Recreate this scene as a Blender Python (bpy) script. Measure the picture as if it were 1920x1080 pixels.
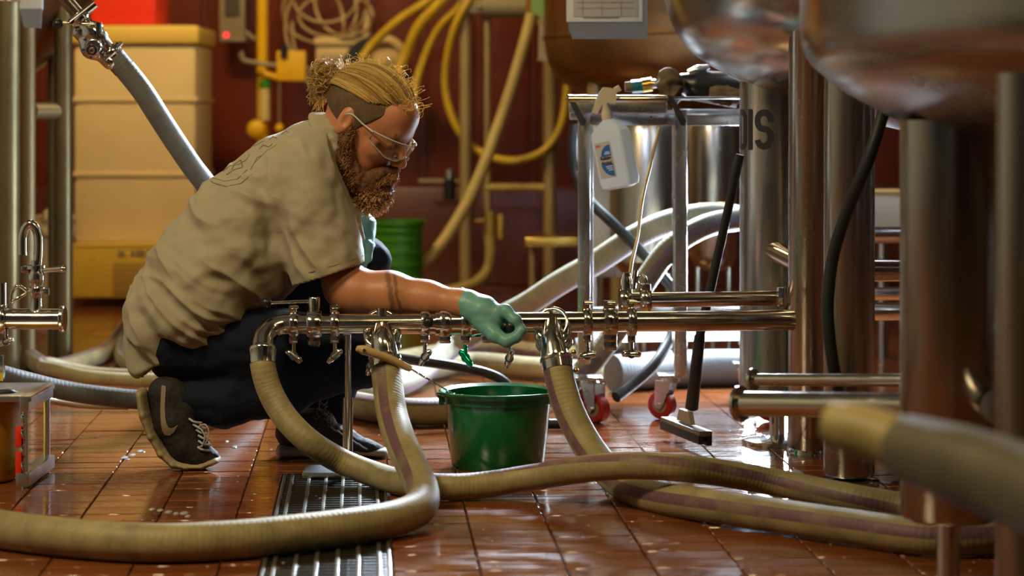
import bpy, bmesh, math, random
import numpy as np
from mathutils import Vector, Matrix, noise
import openvdb as vdb

for o in list(bpy.data.objects): bpy.data.objects.remove(o)
SC = bpy.context.scene
COL = SC.collection
random.seed(7)
FPX = 4000.0; CAMH = 0.8; HORZ = 225.0

# ------------------------------------------------------------------ camera, world, exposure, large lights
cam_d = bpy.data.cameras.new('camera'); cam = bpy.data.objects.new('camera', cam_d); COL.objects.link(cam)
cam.location = (0, 0, CAMH); cam.rotation_euler = (math.pi/2, 0, 0)
cam_d.sensor_width = 36; cam_d.lens = 75; cam_d.shift_y = -(540-HORZ)/1920
cam_d.clip_start = 0.05; cam_d.clip_end = 60
cam_d.dof.use_dof = True; cam_d.dof.focus_distance = 4.86; cam_d.dof.aperture_fstop = 2.9
SC.camera = cam
SC.view_settings.view_transform = 'Standard'; SC.view_settings.look = 'None'
SC.view_settings.gamma = 1; SC.view_settings.use_curve_mapping = False
SC.view_settings.exposure = 0.0
w = bpy.data.worlds.new('world'); SC.world = w; w.use_nodes = True
w.node_tree.nodes['Background'].inputs[0].default_value = (1.0, .8, .55, 1)
w.node_tree.nodes['Background'].inputs[1].default_value = .05
SC.cycles.max_bounces = 8; SC.cycles.diffuse_bounces = 3; SC.cycles.glossy_bounces = 5
SC.cycles.transmission_bounces = 8; SC.cycles.caustics_reflective = False; SC.cycles.caustics_refractive = False
SC.cycles.sample_clamp_indirect = 6.0

def area(name, loc, target, sx, sy, power, color, spread=math.pi):
    l = bpy.data.lights.new(name, 'AREA'); l.shape = 'RECTANGLE'; l.size = sx; l.size_y = sy
    l.energy = power; l.color = color; l.spread = spread
    o = bpy.data.objects.new(name, l); COL.objects.link(o); o.location = loc
    o.rotation_euler = (Vector(target)-Vector(loc)).to_track_quat('-Z', 'Y').to_euler()
    return o
WARM = (1.0, .70, .28); COOL = (.72, .86, 1.0); NEUT = (1.0, .84, .60); YEL = (1.0, .80, .46)
# high-bay lamps of the cellar (housings are built further down)
area('ceiling_lamp_light', (-1.9, 2.6, 3.25), (-.3, 4.6, .3), .9, .5, 130, YEL)
area('ceiling_lamp_light', (.6, 2.3, 3.25), (.3, 4.6, .3), .9, .5, 45, WARM)
area('ceiling_lamp_light', (-1.6, 7.6, 3.25), (-1.0, 9.0, .4), .9, .5, 115, WARM)
area('ceiling_lamp_light', (.5, 7.9, 3.25), (.3, 9.2, .6), .9, .5, 62, WARM)
area('ceiling_lamp_light', (2.2, 6.2, 3.25), (1.0, 6.6, .4), .7, .5, 60, COOL)
# cool flood lamp hung behind the cart, and an unseen cool lamp added behind the lettered leg for rim light
area('flood_lamp_light', (.30, 7.05, 1.56), (-.35, 4.9, .6), .34, .30, 150, COOL, 2.2)
area('added_rim_lamp_light', (.795, 6.50, .38), (-.25, 4.85, .5), .17, .56, 55, COOL)

# ------------------------------------------------------------------ helpers
def P(px, py, z): return Vector(((px-960)/FPX*z, z, CAMH-(py-HORZ)/FPX*z))
def G(px, py, h=0.0):
    z = (CAMH-h)*FPX/(py-HORZ); return Vector(((px-960)/FPX*z, z, h))

def link(o, parent=None):
    COL.objects.link(o)
    if parent is not None:
        o.parent = parent
        o.matrix_parent_inverse = WM(parent).inverted()
    return o
def WM(o):
    m = o.matrix_basis.copy()
    if o.parent is not None: m = WM(o.parent) @ o.matrix_parent_inverse @ m
    return m
def tag(o, label=None, cat=None, group=None, kind=None):
    if label: o['label'] = label
    if cat: o['category'] = cat
    if group: o['group'] = group
    if kind: o['kind'] = kind
    return o
def thing(name, label, cat, loc, group=None):
    o = bpy.data.objects.new(name, None); o.empty_display_size = .05; o.location = loc
    link(o); return tag(o, label, cat, group)

class MB:
    """collects shapes into one mesh"""
    def __init__(s): s.v = []; s.f = []; s.uv = []; s.has_uv = False
    def add(s, vs, fs, uvs=None):
        b = len(s.v); s.v += [tuple(v) for v in vs]; s.f += [tuple(b+i for i in f) for f in fs]
        if uvs is not None: s.has_uv = True; s.uv += uvs
        else: s.uv += [None]*len(fs)
        return s
    def box(s, c, size, rot=None):
        c = Vector(c); h = Vector(size)/2
        vs = [Vector((x*h.x, y*h.y, z*h.z)) for x in (-1, 1) for y in (-1, 1) for z in (-1, 1)]
        if rot is not None: vs = [rot @ v for v in vs]
        vs = [v+c for v in vs]
        return s.add(vs, [(0, 1, 3, 2), (4, 6, 7, 5), (0, 4, 5, 1), (2, 3, 7, 6), (0, 2, 6, 4), (1, 5, 7, 3)])
    def bevbox(s, c, size, b=.004, rot=None, seg=2):
        bm = bmesh.new(); bmesh.ops.create_cube(bm, size=1)
        for v in bm.verts: v.co = Vector((v.co.x*size[0], v.co.y*size[1], v.co.z*size[2]))
        bmesh.ops.bevel(bm, geom=bm.edges[:], offset=b, segments=seg, affect='EDGES', profile=.6)
        vs = []
        for v in bm.verts:
            q = v.co.copy()
            if rot is not None: q = rot @ q
            vs.append(q+Vector(c))
        bm.verts.index_update()
        fs = [[v.index for v in f.verts] for f in bm.faces]; bm.free()
        return s.add(vs, fs)
    def rev(s, o, axis, prof, n=28, ref=None, closed=False):
        """prof: list (t along axis, radius)"""
        o = Vector(o); a = Vector(axis).normalized()
        r0 = Vector(ref) if ref else (Vector((0, 0, 1)) if abs(a.z) < .9 else Vector((1, 0, 0)))
        e1 = (r0-a*r0.dot(a)).normalized(); e2 = a.cross(e1)
        vs = []; fs = []
        for t, r in prof:
            for k in range(n):
                q = 2*math.pi*k/n
                vs.append(o+a*t+(e1*math.cos(q)+e2*math.sin(q))*r)
        m = len(prof)
        rng = m if closed else m-1
        for i in range(rng):
            j = (i+1) % m
            for k in range(n):
                k2 = (k+1) % n
                fs.append((i*n+k, i*n+k2, j*n+k2, j*n+k))
        if not closed:
            if prof[0][1] > 1e-5: fs.append(tuple(range(n))[::-1])
            if prof[-1][1] > 1e-5: fs.append(tuple((m-1)*n+k for k in range(n)))
        return s.add(vs, fs)
    def cyl(s, a, b, r, r2=None, n=24, bev=0):
        a = Vector(a); b = Vector(b); L = (b-a).length; r2 = r if r2 is None else r2
        if bev: pr = [(0, r-bev), (bev, r), (L-bev, r2), (L, r2-bev)]
        else: pr = [(0, r), (L, r2)]
        return s.rev(a, b-a, pr, n)
    def tor(s, c, axis, R, r, n=32, m=10):
        pr = [(r*math.sin(2*math.pi*i/m), R+r*math.cos(2*math.pi*i/m)) for i in range(m)]
        return s.rev(c, axis, pr, n, closed=True)
    def sph(s, c, r, n=18, sc=(1, 1, 1)):
        m = n//2; vs = []; fs = []
        for i in range(m+1):
            for k in range(n):
                th = math.pi*i/m; ph = 2*math.pi*k/n
                vs.append((c[0]+r*sc[0]*math.sin(th)*math.cos(ph), c[1]+r*sc[1]*math.sin(th)*math.sin(ph), c[2]+r*sc[2]*math.cos(th)))
        for i in range(m):
            for k in range(n):
                k2 = (k+1) % n
                fs.append((i*n+k, (i+1)*n+k, (i+1)*n+k2, i*n+k2))
        return s.add(vs, fs)
    def tube(s, pts, r, n=16, res=10, ref=(0, 0, 1), cap=True, twist=0.0, phase=0.0, smooth=True, flat=1.0):
        pts = [Vector(p) for p in pts]
        rs = list(r) if isinstance(r, (list, tuple)) else [r]*len(pts)
        if smooth and len(pts) > 2:
            Q = []; R = []
            E = [pts[0]*2-pts[1]]+pts+[pts[-1]*2-pts[-2]]
            ER = [rs[0]]+rs+[rs[-1]]
            for i in range(len(pts)-1):
                p0, p1, p2, p3 = E[i:i+4]
                d0 = max((p1-p0).length, 1e-4)**.5; d1 = max((p2-p1).length, 1e-4)**.5; d2 = max((p3-p2).length, 1e-4)**.5
                m1 = ((p1-p0)/d0-(p2-p0)/(d0+d1)+(p2-p1)/d1)*d1
                m2 = ((p2-p1)/d1-(p3-p1)/(d1+d2)+(p3-p2)/d2)*d1
                for k in range(res):
                    t = k/res; t2 = t*t; t3 = t2*t
                    Q.append(p1*(2*t3-3*t2+1)+m1*(t3-2*t2+t)+p2*(-2*t3+3*t2)+m2*(t3-t2))
                    R.append(ER[i+1]*(1-t)+ER[i+2]*t)
            Q.append(pts[-1]); R.append(rs[-1])
        else: Q, R = pts, rs
        T = []
        for i in range(len(Q)):
            a = Q[max(i-1, 0)]; b = Q[min(i+1, len(Q)-1)]; T.append((b-a).normalized())
        rf = Vector(ref)
        if abs(rf.dot(T[0])) > .97: rf = Vector((1, 0, 0)) if abs(T[0].x) < .9 else Vector((0, 1, 0))
        e = (rf-T[0]*rf.dot(T[0])).normalized()
        vs = []; fs = []; uvs = []; Ls = [0]
        for i in range(len(Q)):
            if i:
                e = T[i-1].rotation_difference(T[i]) @ e
                e = (e-T[i]*e.dot(T[i])).normalized(); Ls.append(Ls[-1]+(Q[i]-Q[i-1]).length)
            e2 = T[i].cross(e); tw = phase+twist*Ls[i]
            for k in range(n):
                q = 2*math.pi*k/n+tw
                vs.append(Q[i]+(e*math.cos(q)*flat+e2*math.sin(q))*R[i])
        for i in range(len(Q)-1):
            for k in range(n):
                k2 = (k+1) % n
                fs.append((i*n+k, i*n+k2, (i+1)*n+k2, (i+1)*n+k))
                uvs.append([(Ls[i], k/n), (Ls[i], (k+1)/n), (Ls[i+1], (k+1)/n), (Ls[i+1], k/n)])
        if cap:
            fs.append(tuple(range(n))[::-1]); uvs.append([(0, .5)]*n)
            b = (len(Q)-1)*n
            fs.append(tuple(b+k for k in range(n))); uvs.append([(Ls[-1], .5)]*n)
        return s.add(vs, fs, uvs)
    def prism(s, poly, o, ex, ey, ez, depth, bev=0):
        """2D polygon in plane (ex,ey) extruded along ez by depth (centred)"""
        o = Vector(o); ex = Vector(ex); ey = Vector(ey); ez = Vector(ez); n = len(poly)
        vs = [o+ex*x+ey*y-ez*depth/2 for x, y in poly]+[o+ex*x+ey*y+ez*depth/2 for x, y in poly]
        fs = [tuple(range(n))[::-1], tuple(range(n, 2*n))]+[(i, (i+1) % n, n+(i+1) % n, n+i) for i in range(n)]
        return s.add(vs, fs)
    def mesh(s, name, smooth=True, angle=40):
        me = bpy.data.meshes.new(name); me.from_pydata(s.v, [], s.f)
        if s.has_uv:
            l = me.uv_layers.new(name='UVMap'); d = []
            for f, u in zip(s.f, s.uv): d += (u if u is not None else [(0, .5)]*len(f))
            l.data.foreach_set('uv', [c for q in d for c in q])
        me.validate()
        bm = bmesh.new(); bm.from_mesh(me); bmesh.ops.recalc_face_normals(bm, faces=bm.faces[:])
        if smooth:
            for f in bm.faces: f.smooth = True
            lim = math.radians(angle)
            for e in bm.edges:
                if len(e.link_faces) == 2 and e.calc_face_angle(0) > lim: e.smooth = False
        bm.to_mesh(me); bm.free()
        return me
    def build(s, name, mat, parent=None, label=None, smooth=True, angle=40, kind=None):
        me = s.mesh(name, smooth, angle); me.materials.append(mat)
        o = bpy.data.objects.new(name, me); link(o, parent)
        return tag(o, label, None, None, kind)

def solo(name, mb, mat, label, cat, group=None, **k):
    o = mb.build(name, mat, None, **k); return tag(o, label, cat, group)
def struct(name, mb, mat, **k):
    return tag(mb.build(name, mat, **k), kind='structure')

# ---- signed distance modelling (for people, cloth, castings)
class SDF:
    def __init__(s, lo, hi, vox):
        s.lo = np.array(lo, np.float32); s.vox = vox
        n = np.ceil((np.array(hi)-s.lo)/vox).astype(int)+1; s.n = n
        s.D = np.full(tuple(n), .15, np.float32)
        s.ax = [s.lo[i]+np.arange(n[i], dtype=np.float32)*vox for i in range(3)]
    def _blk(s, lo, hi):
        i0 = np.clip(np.floor((np.array(lo)-s.lo)/s.vox).astype(int), 0, s.n); i1 = np.clip(np.ceil((np.array(hi)-s.lo)/s.vox).astype(int)+1, 0, s.n)
        if (i1 <= i0).any(): return None, None
        sl = tuple(slice(a, b) for a, b in zip(i0, i1))
        X = s.ax[0][i0[0]:i1[0]][:, None, None]; Y = s.ax[1][i0[1]:i1[1]][None, :, None]; Z = s.ax[2][i0[2]:i1[2]][None, None, :]
        return sl, (X, Y, Z)
    def _op(s, sl, d, k, sub):
        D = s.D[sl]
        if sub: D2 = -D; 
        else: D2 = D
        if k > 0:
            h = np.clip(.5+.5*(d-D2)/k, 0, 1); r = d*(1-h)+D2*h-k*h*(1-h)
        else: r = np.minimum(d, D2)
        if sub:
            # D = max(D,-d) -> -min(-D,d)
            r = -r
        s.D[sl] = r
    def cone(s, a, b, ra, rb, k=.02, sy=1.0, sub=False):
        """round cone a-b; sy stretches its section along depth (y)"""
        a = np.array(a, np.float32); b = np.array(b, np.float32); R = max(ra, rb); pad = R+.05
        py = R*sy+.05
        lo = np.minimum(a, b)-[pad, py, pad]; hi = np.maximum(a, b)+[pad, py, pad]
        sl, G_ = s._blk(lo, hi)
        if sl is None: return s
        X, Y, Z = G_
        ba = b-a; ba2 = ba.copy(); ba2[1] /= sy
        L = max(float((ba2**2).sum()), 1e-9)
        x = X-a[0]; y = (Y-a[1])/sy; z = Z-a[2]
        t = np.clip((x*ba2[0]+y*ba2[1]+z*ba2[2])/L, 0, 1)
        d = np.sqrt((x-t*ba2[0])**2+(y-t*ba2[1])**2+(z-t*ba2[2])**2)-(ra+(rb-ra)*t)
        s._op(sl, d.astype(np.float32), k, sub); return s
    def chain(s, pts, rs, k=.02, sy=1.0, sub=False):
        for i in range(len(pts)-1): s.cone(pts[i], pts[i+1], rs[i], rs[i+1], k, sy, sub)
        return s
    def ell(s, c, rad, M=None, k=.02, sub=False):
        """ellipsoid, M columns = local axes"""
        R = max(rad)+.05; c = np.array(c, np.float32)
        sl, G_ = s._blk(c-R, c+R)
        if sl is None: return s
        X, Y, Z = [g-c[i] for i, g in enumerate(G_)]
        if M is None: l = (X, Y, Z)
        else: l = [M[0][i]*X+M[1][i]*Y+M[2][i]*Z for i in range(3)]
        q0 = np.sqrt((l[0]/rad[0])**2+(l[1]/rad[1])**2+(l[2]/rad[2])**2)
        q1 = np.sqrt((l[0]/rad[0]**2)**2+(l[1]/rad[1]**2)**2+(l[2]/rad[2]**2)**2)+1e-6
        d = q0*(q0-1)/q1
        s._op(sl, d.astype(np.float32), k, sub); return s
    def cut(s, p, n):
        """keep the side where (x-p).n < 0"""
        n = Vector(n).normalized()
        d = (s.ax[0][:, None, None]-p[0])*n[0]+(s.ax[1][None, :, None]-p[1])*n[1]+(s.ax[2][None, None, :]-p[2])*n[2]
        s.D = np.maximum(s.D, d.astype(np.float32)); return s
    def mesh(s, name, disp=None):
        g = vdb.FloatGrid(); g.background = .15
        D = s.D.copy()
        for ax in range(3):
            ix = [slice(None)]*3; ix[ax] = 0; D[tuple(ix)] = .1; ix[ax] = -1; D[tuple(ix)] = .1
        D = np.clip(D, -3*s.vox, 3*s.vox)
        g.copyFromArray(D)
        try: pts, quads = g.convertToQuads(0.0)
        except Exception: pts, tr, quads = g.convertToPolygons(0.0, 0.0)
        pts = np.array(pts, np.float64)*s.vox+s.lo
        quads = np.array(quads, np.int64)
        if disp is not None:
            # area weighted normals
            a = pts[quads[:, 2]]-pts[quads[:, 0]]; b = pts[quads[:, 3]]-pts[quads[:, 1]]
            nf = np.cross(a, b); N = np.zeros_like(pts)
            for c in range(4): np.add.at(N, quads[:, c], nf)
            N /= (np.linalg.norm(N, axis=1)[:, None]+1e-12)
            # orient outward by sampling the field
            q = pts+N*s.vox; idx = np.clip(((q-s.lo)/s.vox+.5).astype(int), 0, s.n-1)
            q2 = pts-N*s.vox; idx2 = np.clip(((q2-s.lo)/s.vox+.5).astype(int), 0, s.n-1)
            sg = np.sign((D[tuple(idx.T)]-D[tuple(idx2.T)]).sum()); N *= sg if sg else 1
            pts = pts+N*disp(pts, N)[:, None]
        me = bpy.data.meshes.new(name)
        me.vertices.add(len(pts)); me.vertices.foreach_set('co', pts.astype(np.float32).ravel())
        me.loops.add(quads.size); me.loops.foreach_set('vertex_index', quads.astype(np.int32).ravel())
        me.polygons.add(len(quads)); me.polygons.foreach_set('loop_start', np.arange(0, quads.size, 4, dtype=np.int32))
        me.update(calc_edges=True); me.validate()
        bm = bmesh.new(); bm.from_mesh(me); bmesh.ops.recalc_face_normals(bm, faces=bm.faces[:])
        for f in bm.faces: f.smooth = True
        bm.to_mesh(me); bm.free()
        return me
    def build(s, name, mat, parent=None, label=None, disp=None, smooth_it=0):
        me = s.mesh(name, disp); me.materials.append(mat)
        o = bpy.data.objects.new(name, me); link(o, parent)
        if smooth_it:
            m = o.modifiers.new('smooth', 'SMOOTH'); m.factor = .5; m.iterations = smooth_it
        return tag(o, label)

_rng = np.random.RandomState(3); _LAT = _rng.rand(32, 32, 32)
def vnoise(p):
    p = p % 32; i = np.floor(p).astype(int); f = p-i; f = f*f*(3-2*f); r = 0
    for dx in (0, 1):
        for dy in (0, 1):
            for dz in (0, 1):
                wgt = (f[:, 0] if dx else 1-f[:, 0])*(f[:, 1] if dy else 1-f[:, 1])*(f[:, 2] if dz else 1-f[:, 2])
                r = r+wgt*_LAT[(i[:, 0]+dx) % 32, (i[:, 1]+dy) % 32, (i[:, 2]+dz) % 32]
    return r

# ------------------------------------------------------------------ materials
def mat(name, col, rough=.5, metal=0.0, bump=0, bscale=60, var=0, vscale=8, stretch=(1, 1, 1), spec=.5, coat=0, trans=0, ior=1.45, emit=0, sss=0, rvar=0, sheen=0, alpha=1, col2=None, aniso=0):
    m = bpy.data.materials.new(name); m.use_nodes = True; nt = m.node_tree; N = nt.nodes; L = nt.links
    b = N['Principled BSDF']; I = b.inputs
    I['Base Color'].default_value = (*col, 1); I['Roughness'].default_value = rough; I['Metallic'].default_value = metal
    I['Specular IOR Level'].default_value = spec; I['Coat Weight'].default_value = coat; I['Coat Roughness'].default_value = .08
    I['Transmission Weight'].default_value = trans; I['IOR'].default_value = ior; I['Sheen Weight'].default_value = sheen
    I['Alpha'].default_value = alpha; I['Anisotropic'].default_value = aniso
    if sss: I['Subsurface Weight'].default_value = sss; I['Subsurface Radius'].default_value = (.02, .008, .004); I['Subsurface Scale'].default_value = .5
    if emit: I['Emission Color'].default_value = (*col, 1); I['Emission Strength'].default_value = emit
    if bump or var or rvar:
        tc = N.new('ShaderNodeTexCoord'); mp = N.new('ShaderNodeMapping'); mp.inputs['Scale'].default_value = stretch
        L.new(tc.outputs['Object'], mp.inputs[0])
    if var or rvar:
        n1 = N.new('ShaderNodeTexNoise'); n1.inputs['Scale'].default_value = vscale; n1.inputs['Detail'].default_value = 6; n1.inputs['Roughness'].default_value = .65
        L.new(mp.outputs[0], n1.inputs['Vector'])
    if var:
        r = N.new('ShaderNodeValToRGB'); e = r.color_ramp.elements
        c2 = col2 if col2 else tuple(c*(1-var) for c in col)
        e[0].position = .32; e[0].color = (*c2, 1); e[1].position = .68; e[1].color = (*(tuple(min(1, c*(1+var*.5)) for c in col) if not col2 else col), 1)
        L.new(n1.outputs[0], r.inputs[0]); L.new(r.outputs[0], I['Base Color'])
    if rvar:
        mr = N.new('ShaderNodeMapRange'); mr.inputs[1].default_value = .3; mr.inputs[2].default_value = .7
        mr.inputs[3].default_value = max(0, rough-rvar); mr.inputs[4].default_value = rough+rvar
        L.new(n1.outputs[0], mr.inputs[0]); L.new(mr.outputs[0], I['Roughness'])
    if bump:
        n2 = N.new('ShaderNodeTexNoise'); n2.inputs['Scale'].default_value = bscale; n2.inputs['Detail'].default_value = 4
        L.new(mp.outputs[0], n2.inputs['Vector'])
        bp = N.new('ShaderNodeBump'); bp.inputs['Strength'].default_value = bump; bp.inputs['Distance'].default_value = .002
        L.new(n2.outputs[0], bp.inputs['Height']); L.new(bp.outputs[0], I['Normal'])
    return m

M = {}
M['steel'] = mat('polished_steel', (.66, .64, .61), .13, 1, bump=.05, bscale=25, rvar=.05, vscale=30)
M['brushed'] = mat('brushed_steel', (.40, .37, .33), .25, 1, bump=.10, bscale=80, stretch=(1, 1, .04), rvar=.07, vscale=6)
M['tank'] = mat('tank_steel', (.40, .39, .39), .22, 1, bump=.06, bscale=6, rvar=.08, vscale=3, var=.15)
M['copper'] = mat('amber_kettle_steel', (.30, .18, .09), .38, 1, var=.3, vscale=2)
M['tube_steel'] = mat('square_tube_steel', (.60, .60, .60), .25, 1, bump=.06, bscale=50, rvar=.06)
M['tanpost'] = mat('tan_painted_steel', (.34, .26, .13), .42, .35, var=.2)
M['black'] = mat('black_plastic', (.012, .012, .013), .35, bump=.1, bscale=200)
M['rubber'] = mat('black_rubber', (.016, .018, .020), .45, bump=.2, bscale=120)
M['greenplastic'] = mat('green_plastic', (.002, .145, .045), .24, coat=.3, var=.12, vscale=5, bump=.05, bscale=30)
M['greenbg'] = mat('light_green_plastic', (.03, .18, .008), .4)
M['yellow'] = mat('yellow_paint', (.70, .42, .01), .35, var=.12)
M['yellowhose'] = mat('yellow_hose_rubber', (.52, .36, .03), .4, var=.2, vscale=10)
M['tanhose2'] = mat('tan_hose_rubber_old', (.40, .31, .12), .5, var=.2, vscale=10)
M['cream'] = mat('cream_plastic', (.60, .46, .24), .45, var=.10, vscale=3)
M['card'] = mat('yellow_cardboard', (.52, .33, .03), .7, var=.1)
M['red'] = mat('red_plastic', (.75, .035, .012), .4)
M['redwheel'] = mat('red_polyurethane', (.35, .008, .012), .3, coat=.3)
M['white'] = mat('white_plastic', (.62, .64, .62), .4)
M['paper'] = mat('white_paper', (.60, .64, .72), .6)
M['paperwarm'] = mat('dull_paper', (.38, .31, .25), .7)
M['greenpaper'] = mat('green_paper', (.22, .38, .14), .7)
M['clip'] = mat('glossy_clipboard', (.45, .50, .66), .15, .6, bump=.5, bscale=60)
M['blue'] = mat('blue_print', (.01, .09, .42), .4)
M['ink'] = mat('black_ink', (.012, .012, .016), .5)
M['redink'] = mat('red_ink', (.6, .03, .03), .5)
M['grout'] = mat('dark_grout', (.07, .040, .024), .35, bump=.5, bscale=200, var=.3, vscale=20)
M['bottle'] = mat('translucent_bottle_plastic', (.74, .80, .82), .35, sss=.5)
M['glove'] = mat('teal_nitrile', (.14, .36, .36), .42, bump=.25, bscale=90, var=.10, vscale=20)
M['brass'] = mat('brass', (.70, .48, .12), .25, 1)
M['tealplastic'] = mat('teal_fitting', (.0, .14, .22), .35)
M['wood'] = mat('cream_handle', (.58, .42, .20), .4, var=.15, vscale=12)
M['lens'] = mat('clear_lens', (1, 1, 1), .01, trans=1, ior=1.5, coat=1)
M['lamp'] = mat('lamp_glow_cool', (.80, .92, 1.0), .5, emit=4.5)
M['lampwarm'] = mat('lamp_glow_warm', (1, .72, .36), .5, emit=4)
M['redlight'] = mat('red_indicator', (1, .03, .04), .5, emit=2)
M['devgrey'] = mat('grey_device', (.26, .22, .16), .45, var=.1)
M['screen'] = mat('dark_screen', (.09, .08, .08), .2)
M['rag'] = mat('brown_rag', (.22, .15, .09), .9, bump=1, bscale=60, var=.4, vscale=30)
M['plasticbag'] = mat('cloudy_plastic_bag', (.40, .31, .20), .35, bump=.8, bscale=25)
M['greenclamp'] = mat('green_anodised_metal', (.0, .40, .20), .2, .7)
M['alu'] = mat('aluminium', (.72, .74, .76), .28, 1, bump=.5, bscale=70)
M['skin'] = mat('skin', (.50, .215, .11), .45, sss=.12, bump=.12, bscale=150, var=.12, vscale=18)
M['denim'] = mat('dark_denim', (.0055, .010, .024), .85, bump=.4, bscale=250, var=.35, vscale=9, spec=.25)
M['shoeblack'] = mat('black_knit', (.014, .013, .012), .75, bump=.6, bscale=260)
M['shoesole'] = mat('tan_sole', (.33, .27, .17), .7, bump=.3, bscale=60, var=.2, vscale=20)
M['greysole'] = mat('grey_foam_sole', (.36, .38, .38), .7, bump=.3, bscale=60, var=.2, vscale=25)
M['shoemark'] = mat('dull_grey_print', (.24, .20, .15), .6)
M['lace'] = mat('pale_lace', (.40, .45, .50), .7)
M['tattoo'] = mat('tattoo_ink', (.07, .045, .035), .5)
M['strap'] = mat('hair_tie', (.02, .015, .012), .7)
M['ceil'] = mat('dark_ceiling', (.17, .15, .10), .8)
M['maroon'] = mat('maroon_wall_paint', (.135, .020, .009), .40, var=.2, vscale=2, stretch=(1, 1, .3))
M['curb'] = mat('red_brown_curb', (.10, .022, .011), .3, var=.2)
M['sidewall'] = mat('tan_wall', (.30, .26, .17), .6, var=.15, vscale=2)
M['olive'] = mat('olive_steel', (.20, .16, .08), .38, .8, var=.2)
M['darkwall'] = mat('brown_wall', (.085, .065, .042), .6, var=.15, vscale=2)
M['clearhose'] = mat('clear_tubing', (.42, .32, .18), .25, coat=.2)

# wet quarry tile: glossy, streaked along the room
def tile_mat():
    m = bpy.data.materials.new('wet_quarry_tile'); m.use_nodes = True; nt = m.node_tree; N = nt.nodes; L = nt.links
    b = N['Principled BSDF']; I = b.inputs
    oi = N.new('ShaderNodeObjectInfo'); tc = N.new('ShaderNodeNewGeometry')
    r = N.new('ShaderNodeValToRGB'); e = r.color_ramp.elements
    e[0].position = 0; e[0].color = (.120, .036, .012, 1); e[1].position = 1; e[1].color = (.27, .082, .024, 1)
    n0 = N.new('ShaderNodeTexNoise'); n0.inputs['Scale'].default_value = 9; n0.inputs['Detail'].default_value = 5
    L.new(tc.outputs['Position'], n0.inputs['Vector'])
    mx = N.new('ShaderNodeMath'); mx.operation = 'MULTIPLY_ADD'; mx.inputs[1].default_value = .45
    L.new(oi.outputs['Random'], mx.inputs[0])
    m2 = N.new('ShaderNodeMath'); m2.operation = 'MULTIPLY'; m2.inputs[1].default_value = .6; L.new(n0.outputs[0], m2.inputs[0]); L.new(m2.outputs[0], mx.inputs[2])
    L.new(mx.outputs[0], r.inputs[0]); L.new(r.outputs[0], I['Base Color'])
    mp = N.new('ShaderNodeMapping'); mp.inputs['Scale'].default_value = (1, 2.6, 1); L.new(tc.outputs['Position'], mp.inputs[0])
    n1 = N.new('ShaderNodeTexNoise'); n1.inputs['Scale'].default_value = 7; n1.inputs['Detail'].default_value = 3; L.new(mp.outputs[0], n1.inputs['Vector'])
    mr = N.new('ShaderNodeMapRange'); mr.inputs[1].default_value = .35; mr.inputs[2].default_value = .65; mr.inputs[3].default_value = .05; mr.inputs[4].default_value = .22
    L.new(n1.outputs[0], mr.inputs[0]); L.new(mr.outputs[0], I['Roughness'])
    n2 = N.new('ShaderNodeTexNoise'); n2.inputs['Scale'].default_value = 26; n2.inputs['Detail'].default_value = 3; L.new(mp.outputs[0], n2.inputs['Vector'])
    bp = N.new('ShaderNodeBump'); bp.inputs['Strength'].default_value = .30; bp.inputs['Distance'].default_value = .002
    L.new(n2.outputs[0], bp.inputs['Height']); L.new(bp.outputs[0], I['Normal'])
    I['Coat Weight'].default_value = .5; I['Coat Roughness'].default_value = .06; L.new(bp.outputs[0], I['Coat Normal'])
    return m
M['tile'] = tile_mat()

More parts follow.
